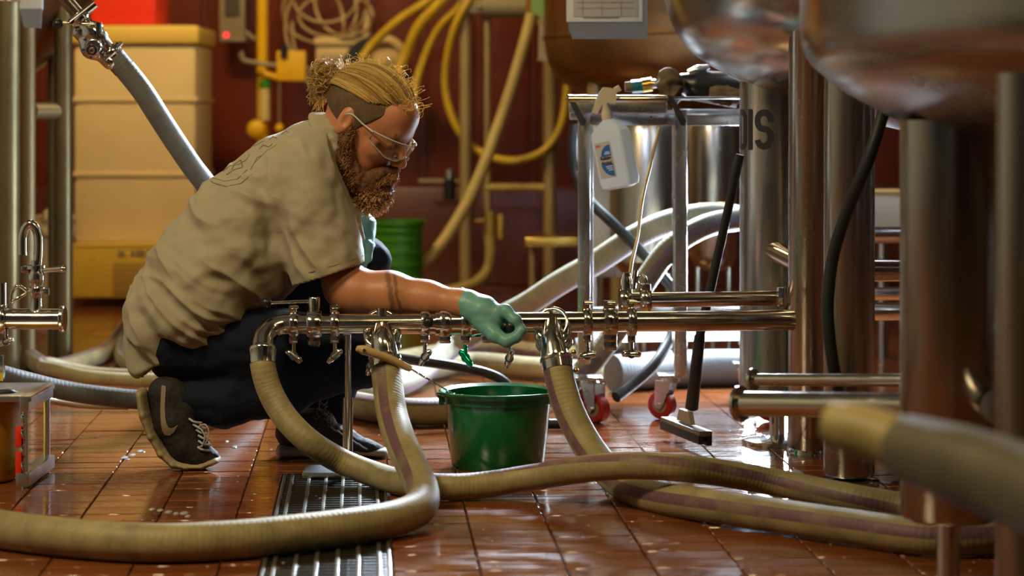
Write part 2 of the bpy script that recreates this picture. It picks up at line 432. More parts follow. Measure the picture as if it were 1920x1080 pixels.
def bottle_mat():
    m = M['bottle']; nt = m.node_tree; N = nt.nodes; L = nt.links; b = N['Principled BSDF']
    b.inputs['Base Color'].default_value = (.84, .92, .97, 1); b.inputs['Subsurface Weight'].default_value = 0
    t = N.new('ShaderNodeBsdfTranslucent'); t.inputs[0].default_value = (.88, .95, 1, 1); mx = N.new('ShaderNodeMixShader'); mx.inputs[0].default_value = .6
    L.new(b.outputs[0], mx.inputs[1]); L.new(t.outputs[0], mx.inputs[2]); L.new(mx.outputs[0], N['Material Output'].inputs[0])
bottle_mat()
def hose_mat(name, col, dark, stripe=(.11, .035, .075), s0=.02, sw=.055, rough=.55, pitch=.011, bstr=.45):
    m = bpy.data.materials.new(name); m.use_nodes = True; nt = m.node_tree; N = nt.nodes; L = nt.links
    b = N['Principled BSDF']; I = b.inputs; I['Roughness'].default_value = rough; I['Sheen Weight'].default_value = .15
    uv = N.new('ShaderNodeUVMap'); sp = N.new('ShaderNodeSeparateXYZ'); L.new(uv.outputs[0], sp.inputs[0])
    # spiral wraps
    ph = N.new('ShaderNodeMath'); ph.operation = 'MULTIPLY_ADD'; ph.inputs[1].default_value = 1/pitch; L.new(sp.outputs[0], ph.inputs[0]); L.new(sp.outputs[1], ph.inputs[2])
    ns = N.new('ShaderNodeTexNoise'); ns.inputs['Scale'].default_value = 30; tc = N.new('ShaderNodeTexCoord'); L.new(tc.outputs['Object'], ns.inputs['Vector'])
    ph2 = N.new('ShaderNodeMath'); ph2.operation = 'MULTIPLY_ADD'; ph2.inputs[1].default_value = 1.1; L.new(ns.outputs[0], ph2.inputs[0]); L.new(ph.outputs[0], ph2.inputs[2])
    fr = N.new('ShaderNodeMath'); fr.operation = 'FRACT'; L.new(ph2.outputs[0], fr.inputs[0])
    pk = N.new('ShaderNodeMath'); pk.operation = 'PINGPONG'; pk.inputs[1].default_value = .5; L.new(ph2.outputs[0], pk.inputs[0])
    bp = N.new('ShaderNodeBump'); bp.inputs['Strength'].default_value = bstr; bp.inputs['Distance'].default_value = .0013
    pw = N.new('ShaderNodeMath'); pw.operation = 'POWER'; pw.inputs[1].default_value = .5; L.new(pk.outputs[0], pw.inputs[0])
    L.new(pw.outputs[0], bp.inputs['Height']); L.new(bp.outputs[0], I['Normal'])
    n1 = N.new('ShaderNodeTexNoise'); n1.inputs['Scale'].default_value = 14; n1.inputs['Detail'].default_value = 6; n1.inputs['Roughness'].default_value = .7
    L.new(tc.outputs['Object'], n1.inputs['Vector'])
    r = N.new('ShaderNodeValToRGB'); e = r.color_ramp.elements; e[0].position = .33; e[0].color = (*dark, 1); e[1].position = .60; e[1].color = (*col, 1)
    L.new(n1.outputs[0], r.inputs[0])
    # stripe
    a = N.new('ShaderNodeMath'); a.operation = 'SUBTRACT'; a.inputs[1].default_value = s0; L.new(sp.outputs[1], a.inputs[0])
    f2 = N.new('ShaderNodeMath'); f2.operation = 'WRAP'; f2.inputs[1].default_value = .5; f2.inputs[2].default_value = -.5; L.new(a.outputs[0], f2.inputs[0])
    ab = N.new('ShaderNodeMath'); ab.operation = 'ABSOLUTE'; L.new(f2.outputs[0], ab.inputs[0])
    lt = N.new('ShaderNodeMath'); lt.operation = 'LESS_THAN'; lt.inputs[1].default_value = sw; L.new(ab.outputs[0], lt.inputs[0])
    n3 = N.new('ShaderNodeMath'); n3.operation = 'GREATER_THAN'; n3.inputs[1].default_value = .38; L.new(n1.outputs[0], n3.inputs[0])
    ml = N.new('ShaderNodeMath'); ml.operation = 'MULTIPLY'; L.new(lt.outputs[0], ml.inputs[0]); mr2 = N.new('ShaderNodeMapRange'); mr2.inputs[1].default_value = .36; mr2.inputs[2].default_value = .52; mr2.inputs[3].default_value = .35; mr2.inputs[4].default_value = .9; L.new(n1.outputs[0], mr2.inputs[0]); L.new(mr2.outputs[0], ml.inputs[1])
    mix = N.new('ShaderNodeMix'); mix.data_type = 'RGBA'; L.new(ml.outputs[0], mix.inputs[0]); L.new(r.outputs[0], mix.inputs[6]); mix.inputs[7].default_value = (*stripe, 1)
    L.new(mix.outputs[2], I['Base Color'])
    return m
TAN = (.315, .262, .125); TAND = (.19, .155, .072)
M['hose'] = hose_mat('tan_wrapped_hose', TAN, TAND)
M['hosegrey'] = hose_mat('grey_wrapped_hose', (.13, .135, .13), (.08, .083, .08), stripe=(.09, .05, .14))
M['hosebright'] = hose_mat('pale_wrapped_hose', (.24, .22, .15), (.16, .145, .095), stripe=(.16, .12, .19), bstr=.7)
M['hoseplain'] = hose_mat('grey_plain_hose', (.10, .11, .12), (.075, .08, .09), sw=-1)
M['hoseblur'] = hose_mat('olive_foreground_hose', (.10, .085, .045), (.07, .06, .03), sw=-1)
# ================================================================== THE SETTING
YAW = math.atan(270/FPX)                 # the tile courses run slightly leftwards with depth
UX = Vector((math.cos(YAW), math.sin(YAW), 0)); UY = Vector((-math.sin(YAW), math.cos(YAW), 0))
def T2(u, v, h=0): return UX*u+UY*v+Vector((0, 0, h))
RX0, RX1, RY0, RY1, RH = -3.1, 3.3, -1.6, 10.35, 3.5
floor = struct('floor', MB().box(((RX0+RX1)/2, (RY0+RY1)/2, -.06), (RX1-RX0+.2, RY1-RY0+.2, .1)), M['grout'])
TW, TD, TG, TH = .155, .0735, .0035, .010
tile_mb = MB().bevbox((0, 0, -TH/2), (TW-TG, TD-TG, TH), .0016, seg=1)
tile_me = tile_mb.mesh('tile'); tile_me.materials.append(M['tile'])
U0 = (1003-690)/(932-225)*CAMH         # a long grout line passes here
GRU0, GRU1, GRV0, GRV1 = -.190, .042, 3.3, 4.86     # drain channel in tile coordinates
tile_cut = MB().bevbox((0, 0, -TH/2), (.0735-TG, TD-TG, TH), .0016, seg=1).mesh('tile'); tile_cut.materials.append(M['tile'])
RZ = Matrix.Rotation(YAW, 4, 'Z'); rnd = random.Random(11)
cand = []; far = MB(); u_lo = int(-3.3/TW); u_hi = int(3.4/TW)
def grate_hit(u, v): return (u+TW/2 > GRU0 and u-TW/2 < GRU1 and v+TD/2 > GRV0 and v-TD/2 < GRV1)
rows = {}
for j in range(int(3.0/TD), int(10.6/TD)):
    for i in range(u_lo, u_hi):
        u = U0+(i+.5)*TW; v = j*TD
        w_ = T2(u, v)
        if not (RX0+.1 < w_.x < RX1-.1 and w_.y < RY1-.06): continue
        cutw = None
        if grate_hit(u, v):
            if u-TW/2 < GRU0-.03: cutw = GRU0-.003-(u-TW/2)
            else: continue
        px = 960+w_.x/w_.y*FPX; py = HORZ+CAMH*FPX/w_.y
        dz = (rnd.random()-.5)*.0016; rot = ((rnd.random()-.5)*.006, (rnd.random()-.5)*.004)
        vis = -70 < px < 1990 and py < 1100
        cand.append((vis, v, u, dz, rot, cutw))
near = sorted([c for c in cand if c[0]], key=lambda c: c[1])[:298]
nid = set(id(c) for c in near)
for c in cand:
    vis, v, u, dz, rot, cutw = c
    if cutw: u = u-TW/2+cutw/2
    Mx = Matrix.Translation(T2(u, v, dz)) @ RZ @ Matrix.Rotation(rot[0], 4, 'X') @ Matrix.Rotation(rot[1], 4, 'Y')
    if id(c) in nid:
        o = bpy.data.objects.new('tile', tile_cut if cutw else tile_me); o.parent = floor; COL.objects.link(o); o.matrix_basis = Mx
    else:
        hx, hy = ((cutw or TW)-TG)/2, (TD-TG)/2
        vs = [Mx @ Vector(q) for q in ((-hx, -hy, 0), (hx, -hy, 0), (hx, hy, 0), (-hx, hy, 0), (-hx, -hy, -TH), (hx, -hy, -TH), (hx, hy, -TH), (-hx, hy, -TH))]
        far.add(vs, [(0, 1, 2, 3), (0, 4, 5, 1), (1, 5, 6, 2), (2, 6, 7, 3), (3, 7, 4, 0)])
far.build('tiles', M['tile'], floor, kind='stuff', smooth=False)
# water standing on the tiles
wd = MB(); rw = random.Random(5)
def drop(c, a, b, h):
    n = 9; vs = [(c.x, c.y, h)]; fs = []
    for rr, hh in ((.55, h*.85), (.9, h*.4), (1.0, .0004)):
        for k in range(n):
            q = 2*math.pi*k/n; vs.append((c.x+a*rr*math.cos(q), c.y+b*rr*math.sin(q), hh))
    for k in range(n):
        k2 = (k+1) % n; fs.append((0, 1+k, 1+k2))
        for m_ in range(2): fs.append((1+m_*n+k, 1+(m_+1)*n+k, 1+(m_+1)*n+k2, 1+m_*n+k2))
    wd.add(vs, fs)
for (px, py, a) in [(233, 858, .009), (248, 853, .008), (262, 846, .008), (240, 862, .005), (270, 848, .004), (285, 955, .007), (300, 957, .007), (316, 960, .008), (330, 963, .006), (345, 962, .009), (352, 968, .006), (440, 838, .007), (425, 828, .005), (395, 843, .004), (1110, 905, .01), (1490, 886, .02)]:
    drop(G(px, py), a, a*2.2, .003)
for _ in range(170):
    px = rw.uniform(0, 1900); py = rw.uniform(800, 1079); a = rw.uniform(.0012, .0035)
    drop(G(px, py), a, a*1.8, a*.5)
tag(wd.build('water_drops', mat('glint_white_water', (.75, .78, .80), .06, trans=.55, ior=1.33), None, 'small water drops and splashes scattered over the wet red tiles', kind='stuff'), cat='water')  # whitish base colour stands in for bright glints on the drops

# walls and ceiling
wall = struct('wall_back', MB().box((.1, RY1+.08, RH/2), (RX1-RX0+.4, .12, RH)), M['maroon'])
pm = MB()
for (x0, x1, d) in ((-.13, .09, .022), (.10, .13, .012)): pm.bevbox(((x0+x1)/2, -d/2, (RH-.5)/2+.46), (x1-x0-.006, d, RH-.5), .006, seg=2)
pme = pm.mesh('panel'); pme.materials.append(M['maroon'])
for k in range(24):
    o = bpy.data.objects.new('panel', pme); o.parent = wall; COL.objects.link(o); o.location = (RX0+.18+k*.265, RY1+.02, 0)
MB().bevbox((.1, RY1-.03, .24), (RX1-RX0, .10, .48), .02).build('curb', M['curb'], wall)
struct('wall_left', MB().box((RX0-.06, (RY0+RY1)/2, RH/2), (.12, RY1-RY0+.3, RH)), M['sidewall'])
struct('wall_right', MB().box((RX1+.06, (RY0+RY1)/2, RH/2), (.12, RY1-RY0+.3, RH)), M['darkwall'])
struct('wall_front', MB().box((.1, RY0-.06, RH/2), (RX1-RX0+.4, .12, RH)), M['darkwall'])
struct('ceiling', MB().box((.1, (RY0+RY1)/2, RH+.05), (RX1-RX0+.4, RY1-RY0+.4, .1)), M['ceil'])
for (x, y, c) in ((-1.9, 2.6, 'white'), (.6, 2.3, 'warm'), (-1.6, 7.6, 'amber'), (.5, 7.9, 'dull amber'), (2.2, 6.2, 'cool')):
    t = thing('ceiling_lamp', f'boxy {c} lamp on the ceiling', 'lamp', (x, y, 3.5), 'ceiling lamps')
    MB().bevbox((x, y, 3.36), (1.0, .6, .14), .02).build('lamp_housing', M['ceil'], t)
    for s in (-1, 1): MB().cyl((x+s*.35, y, 3.42), (x+s*.35, y, 3.5), .01).build('hanger', M['black'], t)

# drain channel with bar grate
grate = MB()
gd = mat('dark_wet_iron', (.035, .030, .024), .28, .4, bump=.8, bscale=90)
gs = mat('worn_wet_grate_steel', (.50, .49, .46), .25, .9, bump=.4, bscale=90)
t = thing('drain_grate', 'long dark wet steel floor drain grate crossing under the fallen hose', 'drain grate', T2((GRU0+GRU1)/2, 4.2))
Rz = RZ.to_3x3()
vm = (GRV0+GRV1)/2; vl = GRV1-GRV0
MB().box(T2((GRU0+GRU1)/2, vm, -.011), (GRU1-GRU0, vl, .004), Rz).build('channel_floor', gd, t)
for u in (GRU0+.004, GRU1-.004): MB().bevbox(T2(u, vm, -.003), (.007, vl, .014), .002, Rz).build('side_rail', gs, t)
for u in (GRU0+.0005, GRU1-.0005): pass
nb = 6
for k in range(nb):
    u = GRU0+.022+k*(GRU1-GRU0-.044)/(nb-1)
    MB().bevbox(T2(u, vm, -.002), (.008, vl, .012), .002, Rz).build('bar', gs, t)
cb = MB().bevbox((0, 0, 0), (GRU1-GRU0-.016, .010, .009), .002).mesh('cross_bar'); cb.materials.append(gd)
for k in range(int(vl/.026)):
    o = bpy.data.objects.new('cross_bar', cb); link(o, t); o.matrix_basis = Matrix.Translation(T2((GRU0+GRU1)/2, GRV0+.013+k*.026, -.004)) @ RZ

# ================================================================== TANKS AT THE RIGHT
def leg_foot(t, c, r, z0, ztop, stem_r, disc_r=None, m='brushed'):
    """wide tank leg with a narrow adjustable foot"""
    mb = MB().rev((c[0], c[1], z0), (0, 0, 1), [(0, r*.55), (.006, r*.92), (.014, r), (ztop-z0, r)], 40)
    l = mb.build('leg', M[m], t)
    if stem_r:
        MB().cyl((c[0], c[1], .008), (c[0], c[1], z0+.01), stem_r, n=24).build('foot_stem', M['steel'], l)
        MB().rev((c[0], c[1], 0), (0, 0, 1), [(0, disc_r), (.010, disc_r), (.016, disc_r*.8), (.02, stem_r*1.2)], 32).build('foot_disc', M['steel'], l)
    return l
def XY(px, z): return ((px-960)/FPX*z, z)

# tank with the lettered leg
c1 = (1.098, 5.25)
t1 = thing('conditioning_tank', 'dull steel tank standing on the leg lettered in black', 'tank', (c1[0], c1[1], 0))
prof = [(2.6, .72), (1.13, .72), (1.095, .72), (1.045, .706), (1.003, .685), (.965, .65), (.938, .612), (.898, .54), (.8525, .418), (.79, .2), (.76, .08), (.70, .08)]
MB().rev((c1[0], c1[1], 0), (0, 0, 1), prof[::-1], 96).build('shell', M['tank'], t1)
A = XY(1457, 5.29)
la = leg_foot(t1, A, .093, .11, .93, .019, .088)
B = XY(1520, 5.1)
MB().cyl((B[0], B[1]+.02, .012), ((1520-960)/FPX*4.70, 4.70, 1.25), .052, .048, 40).build('leg', M['brushed'], t1)
MB().rev((B[0], B[1]+.02, 0), (0, 0, 1), [(0, .056), (.012, .056), (.02, .052)], 32).build('foot_disc', M['steel'], t1)
B2 = XY(1592, 4.70)
l = leg_foot(t1, B2, .056, .012, .965, None)
MB().rev((B2[0], B2[1], 0), (0, 0, 1), [(0, .066), (.008, .066), (.012, .057)], 40).build('foot_disc', M['steel'], l)
leg_foot(t1, (c1[0]+.45, c1[1]-.35), .052, .012, .93, None)
leg_foot(t1, (c1[0]-.3, c1[1]+.52), .052, .012, .93, None)
MB().cyl((c1[0], c1[1], .45), (c1[0], c1[1], .78), .06).build('outlet', M['steel'], t1)
# weld pad and dents on leg
# lettering wrapped on leg A
def ribbon(mb, path, wd_, cx, cy, R, zc, off):
    pts = [Vector(p) for p in path]
    L_ = []; R_ = []
    for i, p in enumerate(pts):
        a = pts[max(i-1, 0)]; b = pts[min(i+1, len(pts)-1)]; d = (b-a).normalized(); n = Vector((-d.y, d.x))
        L_.append(p+n*wd_/2); R_.append(p-n*wd_/2)
    vs = []
    for q in L_+R_:
        ang = (q.x+off)/R
        vs.append((cx+math.sin(ang)*(R+.0006), cy-math.cos(ang)*(R+.0006), zc+q.y))
    n = len(pts); mb.add(vs, [(i, i+1, n+i+1, n+i) for i in range(n-1)])
def arc(cx, cy, rx, ry, a0, a1, n=16): return [(cx+rx*math.cos(math.radians(a0+(a1-a0)*i/n)), cy+ry*math.sin(math.radians(a0+(a1-a0)*i/n))) for i in range(n+1)]
zc = CAMH-(243-HORZ)*5.2/FPX
let = MB(); Hh = .050
ribbon(let, arc(0, .027, .016, .016, 0, 180)+[(-.016, 0)]+arc(0, -.027, .016, .016, 180, 360)+[(.016, 0), (.016, .027)], .015, A[0], A[1], .093, zc, -.120)
ribbon(let, [(0, -Hh+i*.01) for i in range(11)], .015, A[0], A[1], .093, zc, -.083)
ribbon(let, arc(0, .022, .0175, .0195, -10, 180)+arc(0, .021, .0175, .02, 190, 240, 5)+arc(-.002, -.019, .0195, .022, 60, -90, 14)+arc(0, -.0215, .0175, .0195, -90, -170, 8), .016, A[0], A[1], .093, zc, -.044)
let.build('lettering', M['ink'], la, 'black block letters OIS')

# foreground tank
c2 = (1.306, 3.70)
t2 = thing('brite_tank', 'large blurred steel tank with cone bottom on wide dark legs nearest the camera', 'tank', (c2[0], c2[1], 0))
prof = [(2.6, .8), (.965, .8), (.939, .798), (.915, .790), (.897, .779), (.8555, .732), (.805, .64), (.766, .5475), (.70, .40), (.60, .15), (.57, .08), (.5, .08)]
MB().rev((c2[0], c2[1], 0), (0, 0, 1), prof[::-1], 128).build('shell', M['tank'], t2)
C2 = XY(1778, 3.62); D2 = XY(1926, 3.1)
leg_foot(t2, C2, .081, CAMH-(992-HORZ)*3.56/FPX, .80, .0195, .055)
leg_foot(t2, D2, .045, .05, .868, .016, .05)
leg_foot(t2, (c2[0]+.45, c2[1]+.40), .081, .12, .85, .0195, .055)
MB().cyl(P(1755, 565, 4.3), P(1900, 640, 3.6), .024).build('cross_brace', M['steel'], t2)
MB().cyl(P(1440, 465, 5.24), P(1495, 492, 5.12), .025).build('cross_brace', M['steel'], t1)
MB().cyl((c2[0], c2[1], .3), (c2[0], c2[1], .6), .07).build('outlet', M['steel'], t2)
# weld seam ring seen on the cone
# horizontal headers between the two tanks
def clampring(mb, c, ax, R, w_=.012):
    """tri-clamp band"""
    mb.rev(Vector(c)-Vector(ax).normalized()*w_/2, ax, [(0, R+.001), (0, R+.007), (w_*.25, R+.0105), (w_*.75, R+.0105), (w_, R+.007), (w_, R+.001)], 32)
def header(name, a, b, r, label, m='steel', ends=True, group=None):
    t = thing(name, label, 'pipe', tuple(a), group)
    MB().cyl(a, b, r, n=32).build('pipe', M[m], t)
    if ends:
        for q in (a, b):
            mb = MB(); clampring(mb, q, Vector(b)-Vector(a), r); mb.cyl(Vector(q)-(Vector(b)-Vector(a)).normalized()*.004, Vector(q)+(Vector(b)-Vector(a)).normalized()*.004, r*1.02)
            mb.build('end_clamp', M['steel'], t)
    return t
t = header('transfer_pipe', P(1388, 757, 4.05), P(1862, 762, 3.72), .024, 'blurred steel pipe, lower and wider of the pair across the big legs')
MB().cyl(P(1860, 762, 3.72), P(1874, 762, 3.5), .03).build('flange', M['steel'], t)
t = header('transfer_pipe', P(1412, 712, 4.25), P(1812, 713, 3.98), .0125, 'thin blurred steel pipe lying just above the wider pipe across the legs')
MB().bevbox(P(1828, 712, 3.95), (.025, .03, .045), .004).build('hanger_clip', M['steel'], t)
header('short_pipe', P(1612, 507, 5.2), P(1720, 507, 5.2), .027, 'stubby steel pipe with amber sheen between the legs, over the twin header ends')
header('cross_pipe', P(1600, 551, 5.9), P(1730, 551, 5.9), .018, 'thin bright pipe between the legs, upper of the touching pair', ends=False)
header('cross_pipe', P(1600, 584, 5.7), P(1730, 584, 5.7), .024, 'steel pipe between the legs, lower of the touching pair', ends=False)
header('cross_pipe', P(1600, 441, 6.3), P(1730, 441, 6.3), .024, 'dull pipe right under the pale box between the big legs', ends=False)
# pale box between legs
t = thing('control_box', 'pale blurred box seen between the big tank legs', 'box', tuple(P(1655, 430, 7.2)))
MB().bevbox(P(1680, 392, 7.2), (.24, .14, .13), .008).build('case', M['white'], t)
MB().bevbox(P(1680, 359, 7.2), (.25, .15, .012), .004).build('lid', M['cream'], t)
MB().cyl(P(1655, 425, 7.22), (P(1655, 425, 7.22).x, 7.22, 0), .02).build("post", M["brushed"], t)
# black hose hanging in front of the golden leg
def hose(name, pts, r, m, label, group=None, n=20, phase=0, twist=0, cat='hose', **k):
    mb = MB().tube(pts, r, n, 12, phase=phase, twist=twist, **k)
    o = mb.build(name, M[m], None); return tag(o, label, cat, group)
hose('black_hose', [P(1672, 150, 4.35), P(1655, 215, 4.35), P(1628, 300, 4.35), P(1590, 390, 4.38), P(1562, 480, 4.4), P(1552, 570, 4.4), P(1556, 640, 4.4), P(1566, 705, 4.42), P(1600, 800, 4.7), G(1700, 880, .013), G(1790, 880, .013)], .0132, 'rubber', 'black rubber hose hanging in front of the golden tank leg')
# big blurred hose near the camera
t = thing('transfer_hose', 'big blurred olive hose with a pale cuffed end nearest the camera', 'hose', tuple(P(1640, 820, 2.3)))
MB().tube([P(1700, 838, 2.42), P(1800, 870, 2.34), P(1920, 912, 2.25), P(2080, 985, 2.1), P(2250, 1090, 1.9)], [.037, .043, .045, .047, .047], 28, 8).build('hose_body', M['hoseblur'], t)
MB().tube([P(1560, 795, 2.5), P(1600, 804, 2.48), P(1660, 822, 2.45), P(1710, 840, 2.42)], [.026, .030, .031, .032], 28, 6).build('cuff', M['tanhose2'], t)

# ================================================================== MANIFOLD
def mz(px): return 4.775+(px-520)/(1485-520)*.10
def my(px): return 609-(px-520)/(1485-520)*9
def MP(px, dy=0, dz=0): return P(px, my(px)+dy, mz(px)+dz)
AX = (MP(1485)-MP(520)).normalized()
mf = thing('pipe_manifold', 'long polished steel valve manifold running across at shin height', 'manifold', (MP(652).x, MP(652).y, 0))
R0 = .0235
MB().cyl(MP(545), MP(1488), R0, n=40).build('main_pipe', M['steel'], mf)
# elbow down to first hose
MB().tube([MP(550), MP(528, 1), P(508, 617, 4.765), P(495, 634, 4.745), P(492, 655, 4.725)], [.0235, .0235, .0235, .0245, .0265], 28, 8, cap=False).build('elbow', M['steel'], mf)
def wing(mb, c, s=1.0, ang=0.3):
    """T-bolt and wing nut hanging below a clamp"""
    c = Vector(c)
    mb.cyl(c+Vector((0, 0, .012)), c+Vector((0, 0, -.014)), .0035*s, n=12)
    ex = Vector((math.cos(ang), -.25, math.sin(ang))).normalized()
    mb.rev(c+Vector((0, 0, -.018)), (0, -1, .2), [(-.005, .0075*s), (.005, .0075*s)], 16)
    for sg in (-1, 1): mb.tube([c+Vector((0, 0, -.018)), c+Vector((0, 0, -.018))+ex*sg*.010*s, c+Vector((0, 0, -.018))+ex*sg*.016*s+Vector((0, 0, -.002))], [.0055*s, .006*s, .004*s], 10, 4)
    return mb
def clamp(px, w_=.020, extra=.006, wingdown=40, green=False, ang=.3, top=False, r=None):
    c = MP(px); r_ = R0+extra if r is None else r
    mb = MB().rev(c-AX*w_/2, AX, [(0, R0), (0, r_-.002), (w_*.2, r_), (w_*.8, r_), (w_, r_-.002), (w_, R0)], 36)
    mb.bevbox(c+Vector((0, -.004, -r_-.004)), (w_*1.0, .018, .016), .003)
    if top: mb.bevbox(c+Vector((-.002, 0, r_+.006)), (w_*.9, .018, .018), .003); mb.cyl(c+Vector((-.006, -.008, r_+.010)), c+Vector((.012, -.008, r_+.010)), .004, n=10)
    cl = mb.build('clamp', M['steel'], mf)
    if wingdown:
        wing(MB(), P(px, my(px)+wingdown, c.y-.006), 1.35, ang).build('wing_nut', M['greenclamp' if green else 'steel'], cl, 'green wing nut' if green else None)
    return cl
clamp(551, wingdown=44, ang=-.6, top=True)
clamp(628, wingdown=44, ang=.7, top=True)
# first lever valve
def valve(px, stem_h, lever_to, thick=.034, knob_r=.0125, sr=.0135):
    c = MP(px)
    v = MB().rev(c-AX*thick/2, AX, [(0, R0), (0, R0+.006), (thick*.15, R0+.009), (thick*.85, R0+.009), (thick, R0+.006), (thick, R0)], 40).build('valve', M['steel'], mf)
    top = c+Vector((0, 0, stem_h))
    MB().rev(c, (0, 0, 1), [(R0*.8, sr), (stem_h-.004, sr), (stem_h, sr*.8)], 28).build('valve_stem', M['steel'], v)
    if lever_to is not None:
        a = top+Vector((0, 0, -.010))
        MB().cyl(a, lever_to, .0045, .0035, 14).build('lever', M['steel'], v)
        MB().sph(lever_to, knob_r, 20).build('knob', M['black'], v, 'black ball knob')
    return v
v = valve(589, .062, P(499, 568, 4.77))
MB().rev(MP(589, 34, -.002)-Vector((.014, 0, 0)), (1, 0, 0), [(0, .006), (.004, .0095), (.024, .0095), (.028, .006)], 6).build('body_nut', M['steel'], v)
# stand
MB().bevbox(MP(651, 12), (.020, .028, .020), .003).build('stand_block', M['steel'], mf)
zb = MP(651).y
MB().cyl(MP(652, 20), P(652, 750, zb), .0075, n=20).build('stand_rod', M['steel'], mf)
MB().cyl(P(652, 745, zb), (P(652, 745, zb).x, zb, .012), .0115, n=24).build('stand_post', M['steel'], mf)
MB().bevbox((P(640, 880, zb).x, zb+.02, .008), (.17, .11, .013), .003).build('base_plate', M['alu'], mf)
# centre tee with butterfly valve and down pipe
cx = MP(716)
v = MB().tor(cx+Vector((0, -.012, -.004)), (.10, -.9, .42), .035, .0065, 40, 10).build('butterfly_valve', M['steel'], mf)
MB().tor(cx+Vector((.002, -.024, -.022)), (.05, -.75, .66), .037, .006, 40, 10).build('clamp_ring', M['steel'], v)
MB().tor(cx+Vector((.004, -.034, -.044)), (.05, -.45, .90), .036, .0055, 40, 10).build('clamp_ring', M['steel'], v)
MB().cyl(cx+Vector((0, -.004, 0)), cx+Vector((0, -.004, .036)), .012, n=24).build('valve_stem', M['steel'], v)
MB().cyl(cx+Vector((0, -.012, .004)), P(802, 604, 4.745), .0045, n=14).build('lever', M['steel'], v)
MB().sph(P(803, 604, 4.742), .0128, 20).build('knob', M['black'], v, 'black ball knob')
MB().rev(cx+Vector((-.03, -.03, -.02)), (1, 0, 0), [(-.004, .006), (0, .012), (.006, .012)], 6).build('body_nut', M['steel'], v)
wing(MB(), P(694, 672, 4.74), 1.2, 1.2).build('wing_nut', M['steel'], v)
MB().tube([cx+Vector((0, -.004, -.008)), P(718, 640, 4.745), P(722, 668, 4.735), P(723, 690, 4.725)], [.022, .027, .031, .031], 28, 6).build('tee_outlet', M['steel'], mf)
# hand-side clamps
clamp(797, wingdown=48, ang=.9)
clamp(835, .026, .009, 0)
clamp(873, .022, .008, 50, True, -.9)
clamp(914, .024, .009, 0)
clamp(955, wingdown=52, ang=1.3)
MB().rev(MP(816), AX, [(0, R0), (0, R0+.004), (.014*8, R0+.004), (.014*8, R0)], 36).build('sleeve', M['steel'], mf)
# valve the man is closing, its lever lies along the pipe
v = valve(893, .030, P(958, 612, 4.745), sr=.011)
# right-hand tee with third hose
cx = MP(1036)
v = MB().tor(cx+Vector((-.002, -.010, -.004)), (-.25, -.85, .40), .036, .0065, 40, 10).build('butterfly_valve', M['steel'], mf)
MB().tor(cx+Vector((.001, -.024, -.024)), (-.2, -.7, .70), .038, .0055, 40, 10).build('clamp_ring', M['steel'], v)
MB().tor(cx+Vector((.003, -.034, -.044)), (-.1, -.45, .90), .037, .0055, 40, 10).build('clamp_ring', M['steel'], v)
MB().tube([cx, P(1036, 638, 4.775), P(1040, 668, 4.755), P(1044, 692, 4.745)], [.022, .027, .031, .031], 28, 6).build('tee_outlet', M['steel'], mf)
for (px, py) in ((1076, 660), (1080, 694)):
    MB().sph(P(px, py, 4.74), .006, 12).build('bolt_head', M['brass'], v)
clamp(1101, .018, .010, 48, top=True, ang=.2)
clamp(1144, .030, .010, 0, top=True)
clamp(1184, .018, .012, 46, top=True, ang=.0)
MB().bevbox(MP(1144, 45), (.030, .02, .02), .003).build('body_nut', M['steel'], mf)
# upper pipe that ends in a small valve
up = thing('sample_pipe', 'shorter steel pipe with small valve above the manifold right half', 'pipe', tuple(P(1300, 561, 4.98)))
MB().cyl(P(1165, 563, 4.96), P(1468, 559, 5.03), .018, n=32).build('pipe', M['steel'], up)
mb = MB(); clampring(mb, P(1210, 562, 4.97), AX, .02, .024); mb.bevbox(P(1212, 540, 4.96), (.02, .02, .02), .003); mb.build('clamp', M['steel'], up)
mb = MB(); clampring(mb, P(1172, 563, 4.96), AX, .02, .026); mb.bevbox(P(1172, 585, 4.95), (.03, .02, .02), .003); mb.build('clamp', M['steel'], up)
v = MB().rev(P(1174, 548, 4.955), (0, 0, 1), [(0, .014), (.03, .014), (.036, .010), (.046, .010)], 24).build('valve', M['steel'], up)
MB().cyl(P(1188, 543, 4.94), P(1192, 508, 4.95), .005, n=12).build('lever', M['steel'], v)
MB().tor(P(1203, 525, 4.95), (.3, -1, 0), .011, .003, 20, 8).build('ring_pull', M['steel'], v)
MB().bevbox(P(1467, 556, 5.02), (.024, .04, .046), .004).build('end_block', M['steel'], up)
MB().tube([P(1236, 240, 5.5), P(1222, 300, 5.4), P(1205, 370, 5.3), P(1196, 440, 5.15), P(1183, 500, 4.98), P(1180, 530, 4.96)], .0042, 10, 8).build('sampling_tube', M['clearhose'], up)
MB().cyl(P(1180, 590, 4.96), (P(1180, 590, 4.98).x, 4.96, .35), .008).build('bracket', M['steel'], up)

